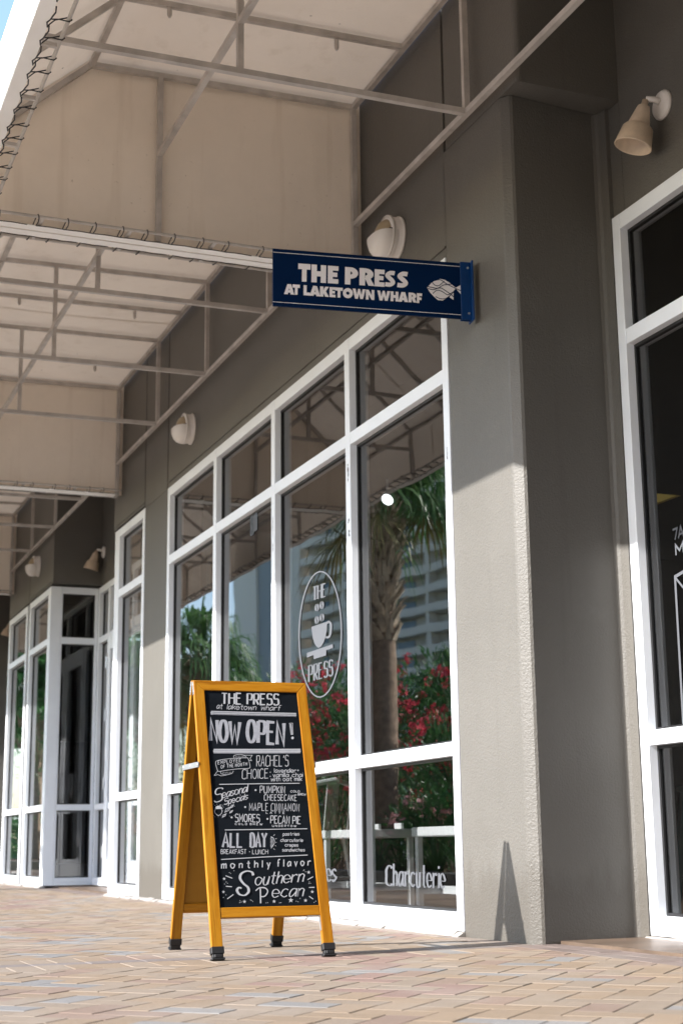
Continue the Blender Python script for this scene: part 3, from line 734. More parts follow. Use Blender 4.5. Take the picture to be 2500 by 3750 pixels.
# ================================================================== wall lamps
def bulkhead():
    root = empty('bulkhead_lamp', (0, 0, 0)); N_ = (0, -1, 0); r0 = 0.112; d0 = 0.074
    m = MB(); m.lathe([(0.0, 0.0), (r0+0.006, 0.0), (r0+0.008, 0.008), (r0+0.004, 0.014), (r0, 0.016), (r0, d0-0.004), (r0-0.004, d0), (r0-0.016, d0+0.001), (r0-0.018, d0-0.012)], (0,0,0), N_, 40); m.build('housing', MT['lampwhite'], root, smooth=True)
    m = MB(); m.lathe([(r0-0.016, d0-0.010), (r0-0.020, d0+0.006), (0.078, d0+0.026), (0.054, d0+0.040), (0.028, d0+0.047), (0.0, d0+0.049)], (0,0,0), N_, 32); m.build('glass_dome', MT['lamptan'], root, smooth=True)
    m = MB(); prof = [(r0+0.003, d0-0.030), (r0+0.003, d0+0.010), (r0-0.004, d0+0.034), (r0-0.020, d0+0.054), (0.066, d0+0.070), (0.034, d0+0.078), (0.0, d0+0.080)]
    m.lathe(prof, (0,0,-0.002), N_, 24, math.pi/2-0.05, 1.5*math.pi+0.05); m.lathe([(r*0.965, h-0.004) for r, h in prof], (0,0,-0.002), N_, 24, math.pi/2-0.05, 1.5*math.pi+0.05)
    m.build('eyelid', MT['lampwhite'], root, smooth=True)
    m = MB(); m.lathe([(r0+0.0005, d0-0.016), (r0+0.006, d0-0.014), (r0+0.006, d0-0.002), (r0-0.002, d0+0.002)], (0,0,0), N_, 40); m.build('rim', MT['lampwhite'], root, smooth=True)
    for s in (-1, 1):
        m = MB(); m.lathe([(0.0, 0.014), (0.006, 0.014), (0.006, 0.0)], (s*(r0-0.004), -d0-0.002, 0.006), N_, 10); m.build('screw', MT['cord'], root)
    return root
GL_ = 'round eyelid bulkhead lamps on the storefront wall'
bl = bulkhead(); bl.location = (-6.665, YF, 3.495); tag(bl, 'round white eyelid lamp on the wall directly behind the blue sign', 'wall lamp', GL_)
for x, z, lb in ((-10.515, 3.490, 'round white eyelid lamp on the wall above the left corner of the four bay window'), (-16.745, 3.535, 'round white eyelid lamp on the wall past the alcove, farthest of the three')):
    c = copy_tree(bl); c.location = (x, YF, z); c['label'] = lb
def spot():
    root = empty('spot_lamp', (0, 0, 0))
    m = MB(); m.lathe([(0.0, 0.0), (0.066, 0.0), (0.067, 0.008), (0.060, 0.018), (0.045, 0.022), (0.0, 0.023)], (0,0,0), (0,-1,0), 36); m.build('wall_plate', MT['lampwhite'], root, smooth=True)
    k = Vector((-0.020, -0.075, 0.025))
    m = MB(); m.tube([(0, -0.02, 0.012), (-0.006, -0.045, 0.022), k], [0.016, 0.013, 0.013], 10); m.lathe([(0.0, -0.02), (0.014, -0.014), (0.02, 0), (0.014, 0.014), (0.0, 0.02)], k, (0,0,1), 14); m.build('knuckle', MT['lampwhite'], root, smooth=True)
    ax = Vector((-0.17, -0.24, -0.95)).normalized()
    m = MB(); m.lathe([(0.0, 0.004), (0.014, 0.006), (0.015, 0.030), (0.026, 0.036), (0.029, 0.044), (0.049, 0.122), (0.049, 0.128), (0.060, 0.134), (0.067, 0.142), (0.082, 0.222), (0.083, 0.226), (0.080, 0.228), (0.0785, 0.224), (0.064, 0.145), (0.050, 0.135), (0.0, 0.134)], k, ax, 40); m.build('lamp_shade', MT['lampcream'], root, smooth=True)
    m = MB(); m.lathe([(0.0, 0.175), (0.03, 0.173), (0.048, 0.166), (0.054, 0.155), (0.04, 0.14), (0.0, 0.138)], k, ax, 24); m.build('bulb', MT['metal'], root, smooth=True)
    return root
GS = 'cream spot lamps in the alcoves'
sp = spot(); sp.location = (-4.990, 0.535, 3.530); tag(sp, 'cream cone spot lamp on dark wall above the recessed right window', 'spot lamp', GS)
for x, lb in ((-15.78, 'cream cone spot lamp on dark wall inside the entrance alcove'), (-21.3, 'cream cone spot lamp in the far alcove at the left edge')):
    c = copy_tree(sp); c.location = (x, 0.535, 3.555); c['label'] = lb

# ================================================================== projecting sign
L_S, H_S = 0.905, 0.272
sg = empty('projecting_sign', (-5.927, -0.940, 2.745), math.atan2(0.905, 0.140))
tag(sg, 'navy blue projecting sign with white lettering and fish, fixed to the pillar', 'sign')
m = MB(); m.box(0, L_S, -0.006, 0.006, 0, H_S); m.build('panel', MT['navy'], sg, bevel=0.001)
m = MB(); m.box(L_S-0.030, L_S+0.018, -0.013, -0.0062, -0.006, H_S+0.004); m.box(L_S-0.030, L_S+0.018, 0.0062, 0.013, -0.006, H_S+0.004); m.box(L_S+0.018, L_S+0.026, -0.035, 0.035, -0.010, H_S+0.006); m.build('bracket', MT['blue'], sg, bevel=0.001)
for z in (0.025, H_S-0.025):
    m = MB(); m.lathe([(0.0, 0.005), (0.005, 0.004), (0.006, 0.0)], (L_S+0.006, -0.013, z), (0,-1,0), 10); m.build('bolt', MT['metal'], sg)
mp = hom([(38, 43), (1415+25, 172+3), (1432+25, 575+3), (45, 447)], [(0, H_S), (L_S, H_S), (L_S, 0), (0, 0)])
A = Art(mp, lambda u, v, l: (u, -0.0066-l, v))
def ring(cx, cy, rx, ry, ix, iy): return [(cx+rx*math.cos(t), cy+ry*math.sin(t)) for t in [math.pi/2-math.pi*k/12 for k in range(13)]] + [(cx+ix*math.cos(t), cy+iy*math.sin(t)) for t in [-math.pi/2+math.pi*k/8 for k in range(9)]]
BOWL = ring(0.42, 0.67, 0.58, 0.33, 0.14, 0.09)
BL = {'T': [[(0,1),(1,1),(1,.69),(.69,.69),(.69,0),(.31,0),(.31,.69),(0,.69)]],
 'H': [[(0,1),(.37,1),(.37,.64),(.63,.64),(.63,1),(1,1),(1,0),(.63,0),(.63,.35),(.37,.35),(.37,0),(0,0)]],
 'E': [[(0,1),(1,1),(1,.74),(.47,.74),(.47,.63),(.9,.63),(.9,.38),(.47,.38),(.47,.26),(1,.26),(1,0),(0,0)]],
 'F': [[(0,1),(1,1),(1,.72),(.48,.72),(.48,.58),(.9,.58),(.9,.32),(.48,.32),(.48,0),(0,0)]],
 'L': [[(0,1),(.46,1),(.46,.3),(1,.3),(1,0),(0,0)]],
 'P': [[(0,1),(.421,1),(.421,0),(0,0)], BOWL], 'R': [[(0,1),(.38,1),(.38,0),(0,0)], [(x*0.94, y) for x, y in BOWL] + [(.38,.76),(.38,1)], [(.36,.42),(.74,.42),(1.02,0),(.60,0)]],
 'A': [[(.31,1),(.57,1),(.37,0),(0,0)], [(.43,1),(.69,1),(1,0),(.63,0)], [(.27,.40),(.73,.40),(.79,.17),(.21,.17)]],
 'K': [[(0,1),(.39,1),(.39,0),(0,0)], [(.38,.64),(.60,1),(1,1),(.66,.53),(.38,.36)], [(.38,.60),(.66,.56),(1.02,0),(.60,0),(.38,.34)]],
 'W': [[(0,1),(.23,1),(.32,.42),(.42,1),(.58,1),(.68,.42),(.77,1),(1,1),(.81,0),(.59,0),(.5,.48),(.41,0),(.19,0)]],
 'N': [[(0,1),(.34,1),(.67,.48),(.67,1),(1,1),(1,0),(.67,0),(.33,.52),(.33,0),(0,0)]]}
def blk(t, x0, x1, top, bot):
    f = lambda p: (x0+(x1-x0)*p[0], bot(x0+(x1-x0)*p[0])*(1-p[1]) + top(x0+(x1-x0)*p[0])*p[1])
    if t == 'O':
        el = [f((0.5+0.335*math.cos(2*math.pi*k/32), 0.5+0.335*math.sin(2*math.pi*k/32))) for k in range(32)]; A.strip(el+[el[0]], (x1-x0)*0.33); return
    if t == 'S':
        A.strip(smooth_path([f(p) for p in ((.92,.84),(.52,.845),(.24,.71),(.42,.56),(.64,.44),(.78,.28),(.50,.155),(.05,.165))]), (x1-x0)*0.38); return
    for q in BL[t]: A.fill([f(p) for p in q])
t1 = lambda x: 153+(x-220)*0.0936
b1 = lambda x: 282+(x-245)*0.0844
for t, x0, x1 in (('T', 220, 308), ('H', 315, 420), ('E', 432, 508), ('P', 555, 650), ('R', 660, 768), ('E', 770, 842), ('S', 843, 922), ('S', 932, 1016)): blk(t, x0, x1, t1, b1)
t2 = lambda x: 297+(x-135)*0.0905
b2 = lambda x: 368+(x-122)*0.0876
for t, x0, x1 in (('A', 122, 195), ('T', 182, 234), ('L', 260, 308), ('A', 304, 380), ('K', 378, 441), ('E', 446, 489), ('T', 487, 541), ('O', 541, 614), ('W', 612, 705), ('N', 708, 770), ('W', 790, 885), ('H', 888, 945), ('A', 944, 1016), ('R', 1018, 1079), ('F', 1080, 1118)): blk(t, x0, x1, t2, b2)
A.fill([(1155, 345), (1185, 312), (1215, 293), (1250, 284), (1285, 291), (1320, 312), (1368, 352), (1340, 386), (1310, 418), (1270, 440), (1235, 436), (1205, 410), (1175, 378)])
A.fill([(1318, 416), (1350, 384), (1350, 438)]); A.fill([(1362, 352), (1420, 322), (1420, 416)])
A.build('lettering', MT['signwhite'], sg)
for z in (H_S-0.0190, 0.0170):
    m = MB(); m.box(0.0, L_S-0.031, -0.0070, -0.0062, z, z+0.0022); m.build('pinstripe', MT['signwhite'], sg)
A = Art(mp, lambda u, v, l: (u, -0.0094-l, v))
for c_ in ([(1190, 308), (1215, 332), (1245, 330), (1280, 300)], [(1205, 298), (1250, 292), (1290, 318), (1340, 345), (1420, 382)], [(1160, 340), (1190, 345), (1230, 352), (1275, 330), (1335, 325)], [(1158, 352), (1200, 362), (1250, 350), (1290, 372), (1330, 400), (1352, 420)], [(1195, 390), (1225, 368), (1260, 375), (1300, 400), (1322, 395), (1348, 380)], [(1215, 412), (1250, 428), (1290, 428), (1325, 405)]):
    A.curve(c_, 5)
A.build('fish_line', MT['navy'], sg)

# ================================================================== sandwich board
bd = empty('sandwich_board', (-5.60, -1.157, 0))
tag(bd, 'oak framed chalkboard sandwich board with hand lettered menu standing on the brick paving', 'sandwich board')
Lb, Wb, Sb = 1.078, 0.462, 0.041; hB = Wb/2; yawb = math.radians(88.2); TH = 0.021
def panel_matrix(front):
    tilt = 0.299 if front else 0.288
    w = Vector((math.cos(yawb), math.sin(yawb), 0)); n = Vector((w.y, -w.x, 0))
    if not front: w = -w; n = -n
    up = (-n*math.sin(tilt) + Vector((0,0,1))*math.cos(tilt)); nn = w.cross(up)
    base = Vector((-5.288, -1.157, 0.004)) - Vector(bd.location)
    if not front:
        fw = Vector((math.cos(yawb), math.sin(yawb), 0)); fn = Vector((fw.y, -fw.x, 0)); base = base - fn*0.665
    Mx = Matrix.Identity(4)
    for i in range(3): Mx[i][0] = w[i]; Mx[i][1] = -nn[i]; Mx[i][2] = up[i]; Mx[i][3] = base[i]
    return Mx
def board_panel(front):
    Mx = panel_matrix(front)
    def put(mb, name, mat, par=bd, **k):
        o = mb.build(name, mat, par, **k)
        if par is bd: o.matrix_local = Mx
        return o
    g = 0.0004
    for s in (-1, 1):
        m = MB(); P = [(s*hB, 0, 0.030), (s*(hB-Sb), 0, 0.030), (s*(hB-Sb), 0, Lb-Sb-g), (s*hB, 0, Lb-g)]
        if s > 0: P = P[::-1]
        m.prism(P[::-1], (0, TH, 0)); lg = put(m, 'leg', MT['woodv'], bevel=0.0022, seg=2)
        m = MB(); x0, x1 = sorted((s*(hB+0.003), s*(hB-Sb-0.003))); m.box(x0, x1, -0.004, TH+0.004, 0.022, 0.047); m.box(x0+0.004, x1-0.004, -0.002, TH+0.002, 0.008, 0.022); m.box(x0-0.001, x1+0.001, -0.005, TH+0.005, 0.0, 0.008); m.box(x0+0.010, x1-0.010, -0.006, 0.0, 0.008, 0.020)
        m.build('rubber_foot', MT['rubber'], lg, bevel=0.0015)
        m = MB(); xo = s*(hB+0.0016); m.box(min(s*hB, xo), max(s*hB, xo), 0.003, TH-0.002, Lb-0.056, Lb-0.004)
        for z in (Lb-0.045, Lb-0.018): m.lathe([(0.0, 0.0022), (0.0035, 0.0015), (0.004, 0.0)], (xo, TH*0.5, z), (s, 0, 0), 8)
        put(m, 'hinge', MT['metal'])
    m = MB(); m.prism([(-hB, 0, Lb), (-hB+Sb, 0, Lb-Sb), (hB-Sb, 0, Lb-Sb), (hB, 0, Lb)][::-1], (0, TH, 0)); put(m, 'top_rail', MT['woodu'], bevel=0.0022, seg=2)
    m = MB(); m.box(-hB+Sb+g, hB-Sb-g, 0.0015, TH-0.001, 0.1495, 0.1870); put(m, 'bottom_rail', MT['woodu'], bevel=0.0022, seg=2)
    if front:
        m = MB(); m.box(-hB+Sb-0.004, hB-Sb+0.004, 0.006, 0.0095, 0.184, Lb-Sb+0.004); cb = put(m, 'chalkboard', MT['board'])
        m = MB(); m.box(-hB+Sb, hB-Sb, 0.0097, 0.013, 0.1872, Lb-Sb-0.001); put(m, 'backing_panel', MT['ply'])
        m = MB(); m.box(hB-Sb-0.0025, hB-Sb, 0.002, 0.013, 0.095, 0.1490); m.box(hB-Sb-0.05, hB-Sb, 0.002, 0.013, 0.1468, 0.1490); put(m, 'corner_bracket', MT['metal'])
        return cb
    m = MB(); m.box(-hB+Sb-0.004, hB-Sb+0.004, 0.006, 0.012, 0.184, Lb-Sb+0.004); put(m, 'back_panel', MT['ply']); return None
cb = board_panel(True); board_panel(False)
for s in (-1, 1):
    F_ = panel_matrix(True) @ Vector((s*(hB+0.004), 0.010, 0.735)); B_ = panel_matrix(False) @ Vector((-s*(hB+0.004), 0.010, 0.732))
    m = MB(); d = (B_-F_).normalized(); m.bar(F_-d*0.012, B_+d*0.012, 0.003, 0.020)
    for q in (F_, B_, (F_+B_)/2): m.lathe([(0.0, 0.005), (0.005, 0.0035), (0.006, 0.0)], q, (0, s, 0), 10)
    m.build('spreader_bar', MT['metal'], bd)

mpB = hom([(300, 200), (1000, 200), (1200, 1850), (440, 1850)], [(-0.1873, 1.0248), (0.1790, 1.0284), (0.1835, 0.1875), (-0.1875, 0.2019)])
putB = lambda u, v, l: (u + 0.002, 0.0052-l, v)
A = Art(mpB, putB); Gr = Art(mpB, lambda u, v, l: (u + 0.002, 0.00565-l*0.1, v)); T_ = A.text
def block(t, a, b, cap, w):
    Gr.text(t, a, b, cap, w*1.05, 0.62)
T_('THE', (428, 280), (578, 281), 84, 15, 0.55); T_('PRESS', (628, 281), (872, 284), 84, 15, 0.55)
T_('at', (388, 318), (432, 320), 40, 4.5, slant=0.15, gap=1.6); T_('laketown', (470, 322), (695, 325), 40, 4.5, slant=0.15, gap=1.6); T_('wharf', (735, 325), (890, 327), 40, 4.5, slant=0.15, gap=1.6)
for (x0, y0), (x1, y1), h in (((340, 352), (1014, 359), 28), ((365, 652), (1052, 641), 34)):
    for k in range(4):
        o = (k-1.5)*h/4; (Gr if k % 2 else A).strip([(x0+abs(o)*0.4, y0+o), ((x0+x1)/2, (y0+y1)/2+o+1), (x1-abs(o)*0.2, y1+o)], h/4*1.08)
block('NOW', (345, 570), (572, 588), 166, 27); block('OPEN', (632, 575), (918, 595), 170, 27)
Gr.strip([(970, 430), (980, 515)], 16); A.strip([(960, 425), (985, 424), (990, 512), (974, 514), (960, 425)], 3.5); A.dot(986, 540, 11)
A.curve([(386, 740), (420, 722), (520, 708), (625, 702), (642, 712), (656, 770), (640, 785), (560, 790), (470, 802), (412, 812), (400, 800), (386, 740)], 4)
A.curve([(530, 706), (530, 685), (580, 676), (620, 690), (625, 704)], 3.5); A.strip([(600, 682), (672, 682), (655, 705), (668, 725), (640, 718)], 3.5)
A.curve([(425, 812), (430, 830), (470, 838), (515, 825), (525, 806)], 3.5); A.strip([(405, 805), (376, 845), (405, 838), (428, 848), (470, 840)], 3.5)
for k in range(7): A.strip([(545+k*11, 700), (542+k*11, 686)], 2); A.strip([(440+k*11, 815), (446+k*11, 830)], 2)
T_('EMPLOYEE', (404, 756), (583, 734), 26, 3.8, gap=3.6); T_('OF THE MONTH', (428, 788), (632, 762), 25, 3.8, gap=3.4)
T_("RACHEL'S", (708, 768), (955, 762), 84, 5.5); T_('CHOICE:', (596, 868), (815, 858), 74, 5.5)
T_('lavender+', (846, 815), (1040, 812), 33, 4.5, gap=1.8); T_('vanilla chai', (836, 850), (1070, 846), 33, 4.5, gap=1.6); T_('with oat milk', (822, 882), (1063, 877), 32, 4.5, gap=1.6)
A.strip([(416, 914), (730, 904), (1046, 896)], 6)
T_('S', (378, 1055), (436, 1045), 105, 11, 0.5, slant=0.1); T_('easonal', (440, 1022), (636, 970), 62, 7, 0.6, slant=0.1, gap=1.2)
T_('S', (458, 1070), (485, 1064), 45, 6, slant=0.1); T_('pecials', (492, 1066), (640, 1026), 50, 5.5, slant=0.1, gap=1.4)
A.curve([(388, 1108), (385, 1135), (412, 1158), (438, 1138), (440, 1110)], 4.5); A.fill([(384, 1108), (392, 1088), (412, 1080), (436, 1090), (446, 1106)]); A.strip([(424, 1084), (428, 1072)], 6)
for lx, ly, r in ((484, 1112, 22), (518, 1086, 13), (512, 1128, 12), (458, 1158, 15)):
    A.strip([(lx-r, ly+r), (lx-r*0.6, ly-r*0.3), (lx+r*0.2, ly-r*0.6), (lx+r, ly-r), (lx+r*0.5, ly+r*0.2), (lx-r*0.2, ly+r*0.6), (lx-r, ly+r), (lx+r*0.6, ly-r*0.6)], 4)
rd = random.Random(9)
for _ in range(26): A.dot(rd.uniform(375, 555), rd.choice([rd.uniform(1065, 1080), rd.uniform(1155, 1172), rd.uniform(1080, 1165)]), 2.2)
for x, y in ((701, 955), (622, 1088), (517, 1171), (797, 1179)): A.dot(x, y, 8)
T_('PUMPKIN', (737, 976), (930, 976), 54, 5.6, gap=2.8); T_('CHEESECAKE', (770, 1034), (1024, 1034), 46, 5.2, gap=2.8); T_('COLD', (976, 968), (1047, 966), 14, 3.6); T_('BREW', (1034, 990), (1096, 990), 14, 3.6)
T_('MAPLE CINNAMON', (656, 1115), (1044, 1116), 58, 4.8, gap=3.0); T_('LATTE', (786, 1137), (930, 1138), 15, 3.6, gap=6)
T_('SMORES', (546, 1205), (736, 1206), 60, 6.5); T_('COLD BREW', (545, 1229), (758, 1229), 14, 3.6, gap=5); T_('PECAN PIE', (822, 1213), (1056, 1215), 58, 6.5); T_('UNDERTOW', (836, 1239), (1024, 1239), 14, 3.6, gap=4.5)
A.strip([(464, 1271), (780, 1262), (1110, 1252)], 6)
block('ALL', (450, 1405), (602, 1403), 110, 17); block('DAY', (668, 1402), (792, 1400), 110, 17)
T_('BREAKFAST', (436, 1459), (634, 1456), 34, 4.5); A.dot(660, 1440, 4); T_('LUNCH', (684, 1456), (804, 1455), 34, 4.5)
A.curve([(826, 1318), (848, 1335), (852, 1370), (828, 1410)], 5)
for k in range(8): A.strip([(822, 1322+k*11), (844, 1330+k*9)], 4)
for x0, y0, x1, y1 in ((846, 1312, 856, 1300), (860, 1336, 870, 1332), (862, 1362, 872, 1362), (860, 1386, 868, 1392), (848, 1410, 858, 1420)): A.strip([(x0, y0), (x1, y1)], 4)
for t, a, b in (('pastries', (920, 1309), (1048, 1306)), ('charcuterie', (902, 1357), (1077, 1355)), ('crepes', (937, 1394), (1040, 1394)), ('sandwiches', (917, 1434), (1093, 1430))): T_(t, a, b, 26, 4.2, gap=2.0)
A.strip([(438, 1503), (780, 1478), (1116, 1458)], 6.5)
T_('monthly', (442, 1575), (822, 1558), 55, 8, gap=6); T_('flavor', (880, 1553), (1138, 1540), 55, 8, gap=6)
A.curve([(690, 1625), (680, 1600), (640, 1592), (598, 1612), (588, 1650), (615, 1690), (650, 1720), (655, 1755), (625, 1782), (585, 1775), (565, 1745), (580, 1722), (600, 1728)], 20, 0.45)
T_('outhern', (705, 1702), (1080, 1668), 96, 10, 0.5, slant=0.2, gap=1.4)
A.strip([(748, 1725), (752, 1842)], 11); A.curve([(712, 1745), (740, 1722), (785, 1722), (806, 1748), (785, 1785), (752, 1790)], 9); T_('ecan', (838, 1796), (1080, 1782), 96, 10, 0.5, slant=0.2, gap=1.6)
for a, b in (((475, 1630), (528, 1649)), ((478, 1713), (526, 1716)), ((490, 1812), (538, 1776)), ((1116, 1652), (1160, 1628)), ((1128, 1713), (1172, 1711)), ((1130, 1782), (1162, 1804))): A.strip([a, b], 7)
for x, y, r in ((463, 1655, 14), (459, 1757, 14), (1125, 1593, 16), (1155, 1746, 15), (625, 1831, 16), (857, 1826, 16), (988, 1815, 22), (1103, 1815, 16)): A.star(x, y, r)
for x, y in ((480, 1680), (490, 1690), (468, 1695), (505, 1605), (515, 1612), (540, 1590), (1090, 1575), (1100, 1590), (1085, 1580), (1130, 1670), (1140, 1680), (1128, 1682), (480, 1780), (460, 1800), (590, 1825), (588, 1840), (600, 1835), (680, 1822), (690, 1830), (672, 1818), (795, 1838), (808, 1836), (900, 1836), (912, 1834), (1030, 1822), (1045, 1826), (1060, 1800), (1170, 1830), (1182, 1820)): A.dot(x, y, 3.2)
A.build('chalk_lettering', MT['chalk'], cb); Gr.build('chalk_shading', MT['chalkgrey'], cb)

# ================================================================== furniture seen through the glass
def cafe_chair():
    root = empty('cafe_chair', (0, 0, 0)); w = 0.21
    m = MB(); m.box(-w, w, -w, w, 0.435, 0.455); m.build('seat', MT['chairwhite'], root, bevel=0.008, seg=2)
    for sx in (-1, 1):
        for sy in (-1, 1):
            m = MB(); m.tube([(sx*w*0.86, sy*w*0.86, 0.436), (sx*w*1.0, sy*w*1.0, 0.20), (sx*w*1.15, sy*w*1.15, 0.0)], [0.022, 0.020, 0.014], 8); m.build('leg', MT['chairwhite'], root)
    for sx in (-1, 1):
        m = MB(); m.tube([(sx*w*0.95, w*0.9, 0.45), (sx*w*0.98, w*1.05, 0.62), (sx*w*0.92, w*1.2, 0.80)], 0.014, 8); m.build('back_post', MT['chairwhite'], root)
    m = MB(); m.tube([(-w*0.93, w*1.2, 0.795), (0, w*1.42, 0.83), (w*0.93, w*1.2, 0.795)], 0.018, 8); m.build('back_rail', MT['chairwhite'], root)
    m = MB(); m.prism([(-0.05, w*1.02, 0.45), (0.05, w*1.02, 0.45), (0.055, w*1.3, 0.81), (-0.055, w*1.3, 0.81)], (0, 0.006, 0)); m.build('back_splat', MT['chairwhite'], root)
    m = MB()
    for a, b in (((-w, -w), (w, -w)), ((-w, w), (w, w)), ((-w, -w), (-w, w)), ((w, -w), (w, w))): m.bar((a[0]*1.06, a[1]*1.06, 0.16), (b[0]*1.06, b[1]*1.06, 0.16), 0.012, 0.022)
    m.build('stretcher', MT['chairwhite'], root); return root
def bench():
    root = empty('bench', (0, 0, 0))
    m = MB(); m.box(-0.36, 0.36, -0.16, 0.16, 0.425, 0.475); m.build('seat', MT['chairwhite'], root, bevel=0.006)
    for sx in (-1, 1):
        for sy in (-1, 1):
            m = MB(); m.bar((sx*0.33, sy*0.13, 0.0), (sx*0.33, sy*0.13, 0.426), 0.036, 0.028, (0,1,0)); m.build('leg', MT['chairwhite'], root)
        m = MB(); m.bar((sx*0.33, -0.115, 0.15), (sx*0.33, 0.115, 0.15), 0.025, 0.04); m.build('stretcher', MT['chairwhite'], root)
    m = MB(); m.bar((-0.31, 0, 0.15), (0.31, 0, 0.15), 0.025, 0.04); m.build('stretcher', MT['chairwhite'], root)
    for x in (-0.22, 0.12):
        m = MB(); m.box(x, x+0.10, 0.125, 0.14, 0.47, 0.510); m.build('back_slat', MT['chairwhite'], root)
    return root
GC = 'white cafe chairs inside the shop'
ch = cafe_chair(); ch.location = (-10.05, 0.75, 0.012); ch.rotation_euler.z = math.radians(-70); tag(ch, 'white cafe chair behind the glass just right of the chalkboard', 'chair', GC)
for x, y, rz, lb in ((-9.9, 2.9, 100, 'white cafe chair turned away, deeper inside the shop'), (-9.1, 3.3, 15, 'white cafe chair farthest back, near the dark counter')):
    c = copy_tree(ch); c.location = (x, y, 0.012); c.rotation_euler.z = math.radians(rz); c['label'] = lb
b_ = bench(); b_.location = (-8.42, 0.52, 0.012); tag(b_, 'low white bench behind the glass, left of the two above the lowest frosted word', 'bench', 'low white benches inside the window')
for x, lb in ((-7.07, 'low white bench behind the glass at the right edge of the four bay window'),):
    c = copy_tree(b_); c.location = (x, 0.52, 0.012); c['label'] = lb
st = empty('metal_stool', (-5.53, 1.02, 0.012)); tag(st, 'teal metal stool behind the recessed right window', 'stool')
m = MB(); m.box(-0.16, 0.16, -0.16, 0.16, 0.60, 0.625); m.build('seat', MT['teal'], st, bevel=0.006)
for sx in (-1, 1):
    for sy in (-1, 1):
        m = MB(); m.bar((sx*0.13, sy*0.13, 0.60), (sx*0.19, sy*0.19, 0.0), 0.035, 0.025); m.build('leg', MT['teal'], st)
m = MB()
for a, b in (((-1, -1), (1, -1)), ((-1, 1), (1, 1)), ((-1, -1), (-1, 1)), ((1, -1), (1, 1))): m.bar((a[0]*0.165, a[1]*0.165, 0.22), (b[0]*0.165, b[1]*0.165, 0.22), 0.02, 0.02)
m.build('stretcher', MT['teal'], st)
lax = Vector((0.45, -0.62, -0.60)).normalized()
lp = empty('ceiling_downlight', (-10.26, 1.5, 3.0)); tag(lp, 'lit round ceiling downlight showing bright behind the right hand pane', 'downlight', 'lit ceiling downlights')
m = MB(); m.lathe([(0.0, 0.0), (0.045, 0.0)], (0,0,0), lax, 24); m.build('lens', MT['downlight'], lp)
m = MB(); m.lathe([(0.045, 0.002), (0.055, 0.003), (0.057, -0.09), (0.03, -0.12), (0.0, -0.12)], (0,0,0), lax, 24); m.tube([(0,0,0.02), (0,0,0.16)], 0.01, 8); m.build('trim_ring', MT['white'], lp)
yp = MB(); yp.prism([(-8.154, 2.5, 2.654), (-8.30, 2.5, 2.654), (-8.30, 2.5, 2.58), (-7.89, 2.5, 2.581)], (0, 0.03, 0)); tag(yp.build('yellow_lit_patch', MT['yellow']), 'yellow wedge coloured as a lit patch of soffit inside the dark recessed right window', 'panel')  # flat yellow colour stands in for light on an indoor soffit

# ================================================================== planting across the walk
def fan_leaf(mb, dry, p, d, L, R, droop, rr):
    d = d.normalized(); side = d.cross(Vector((0,0,1)))
    side = side.normalized() if side.length > 1e-4 else Vector((1,0,0)); up = side.cross(d).normalized()
    pts = []
    for k in range(5):
        t = k/4; pts.append(p + d*L*t + Vector((0,0,-1))*droop*0.35*L*t*t)
    mb.tube(pts, [0.013, 0.011, 0.010, 0.009, 0.007], 4, cap=False)
    c = pts[-1]; dd = (pts[-1]-pts[-2]).normalized(); up2 = side.cross(dd).normalized()
    n = 26; A_ = math.radians(118)
    for i in range(n):
        a = -A_ + 2*A_*i/(n-1) + rr.uniform(-0.04, 0.04); ln = R*(0.62+0.38*math.cos(a*0.62))*rr.uniform(0.88, 1.08)
        u = dd*math.cos(a) + side*math.sin(a); fold = up2*(-0.10*abs(math.sin(a)))
        w = Vector((0,0,1)).cross(u); w = w.normalized() if w.length > 1e-3 else side
        q0 = c; q1 = c + (u+fold)*ln*0.5 + Vector((0,0,-0.05*ln)); q2 = c + (u+fold)*ln*0.82 + Vector((0,0,-(0.16+0.25*rr.random())*ln)); q3 = c + (u+fold)*ln*0.98 + Vector((0,0,-(0.42+0.5*rr.random())*ln))
        b = 0.021*(R/0.75)
        mb.add([q0 - w*0.005, q0 + w*0.005, q1 + w*b, q1 - w*b, q2 + w*b*0.6, q2 - w*b*0.6, q3], [(0,1,2,3), (3,2,4,5), (5,4,6)])
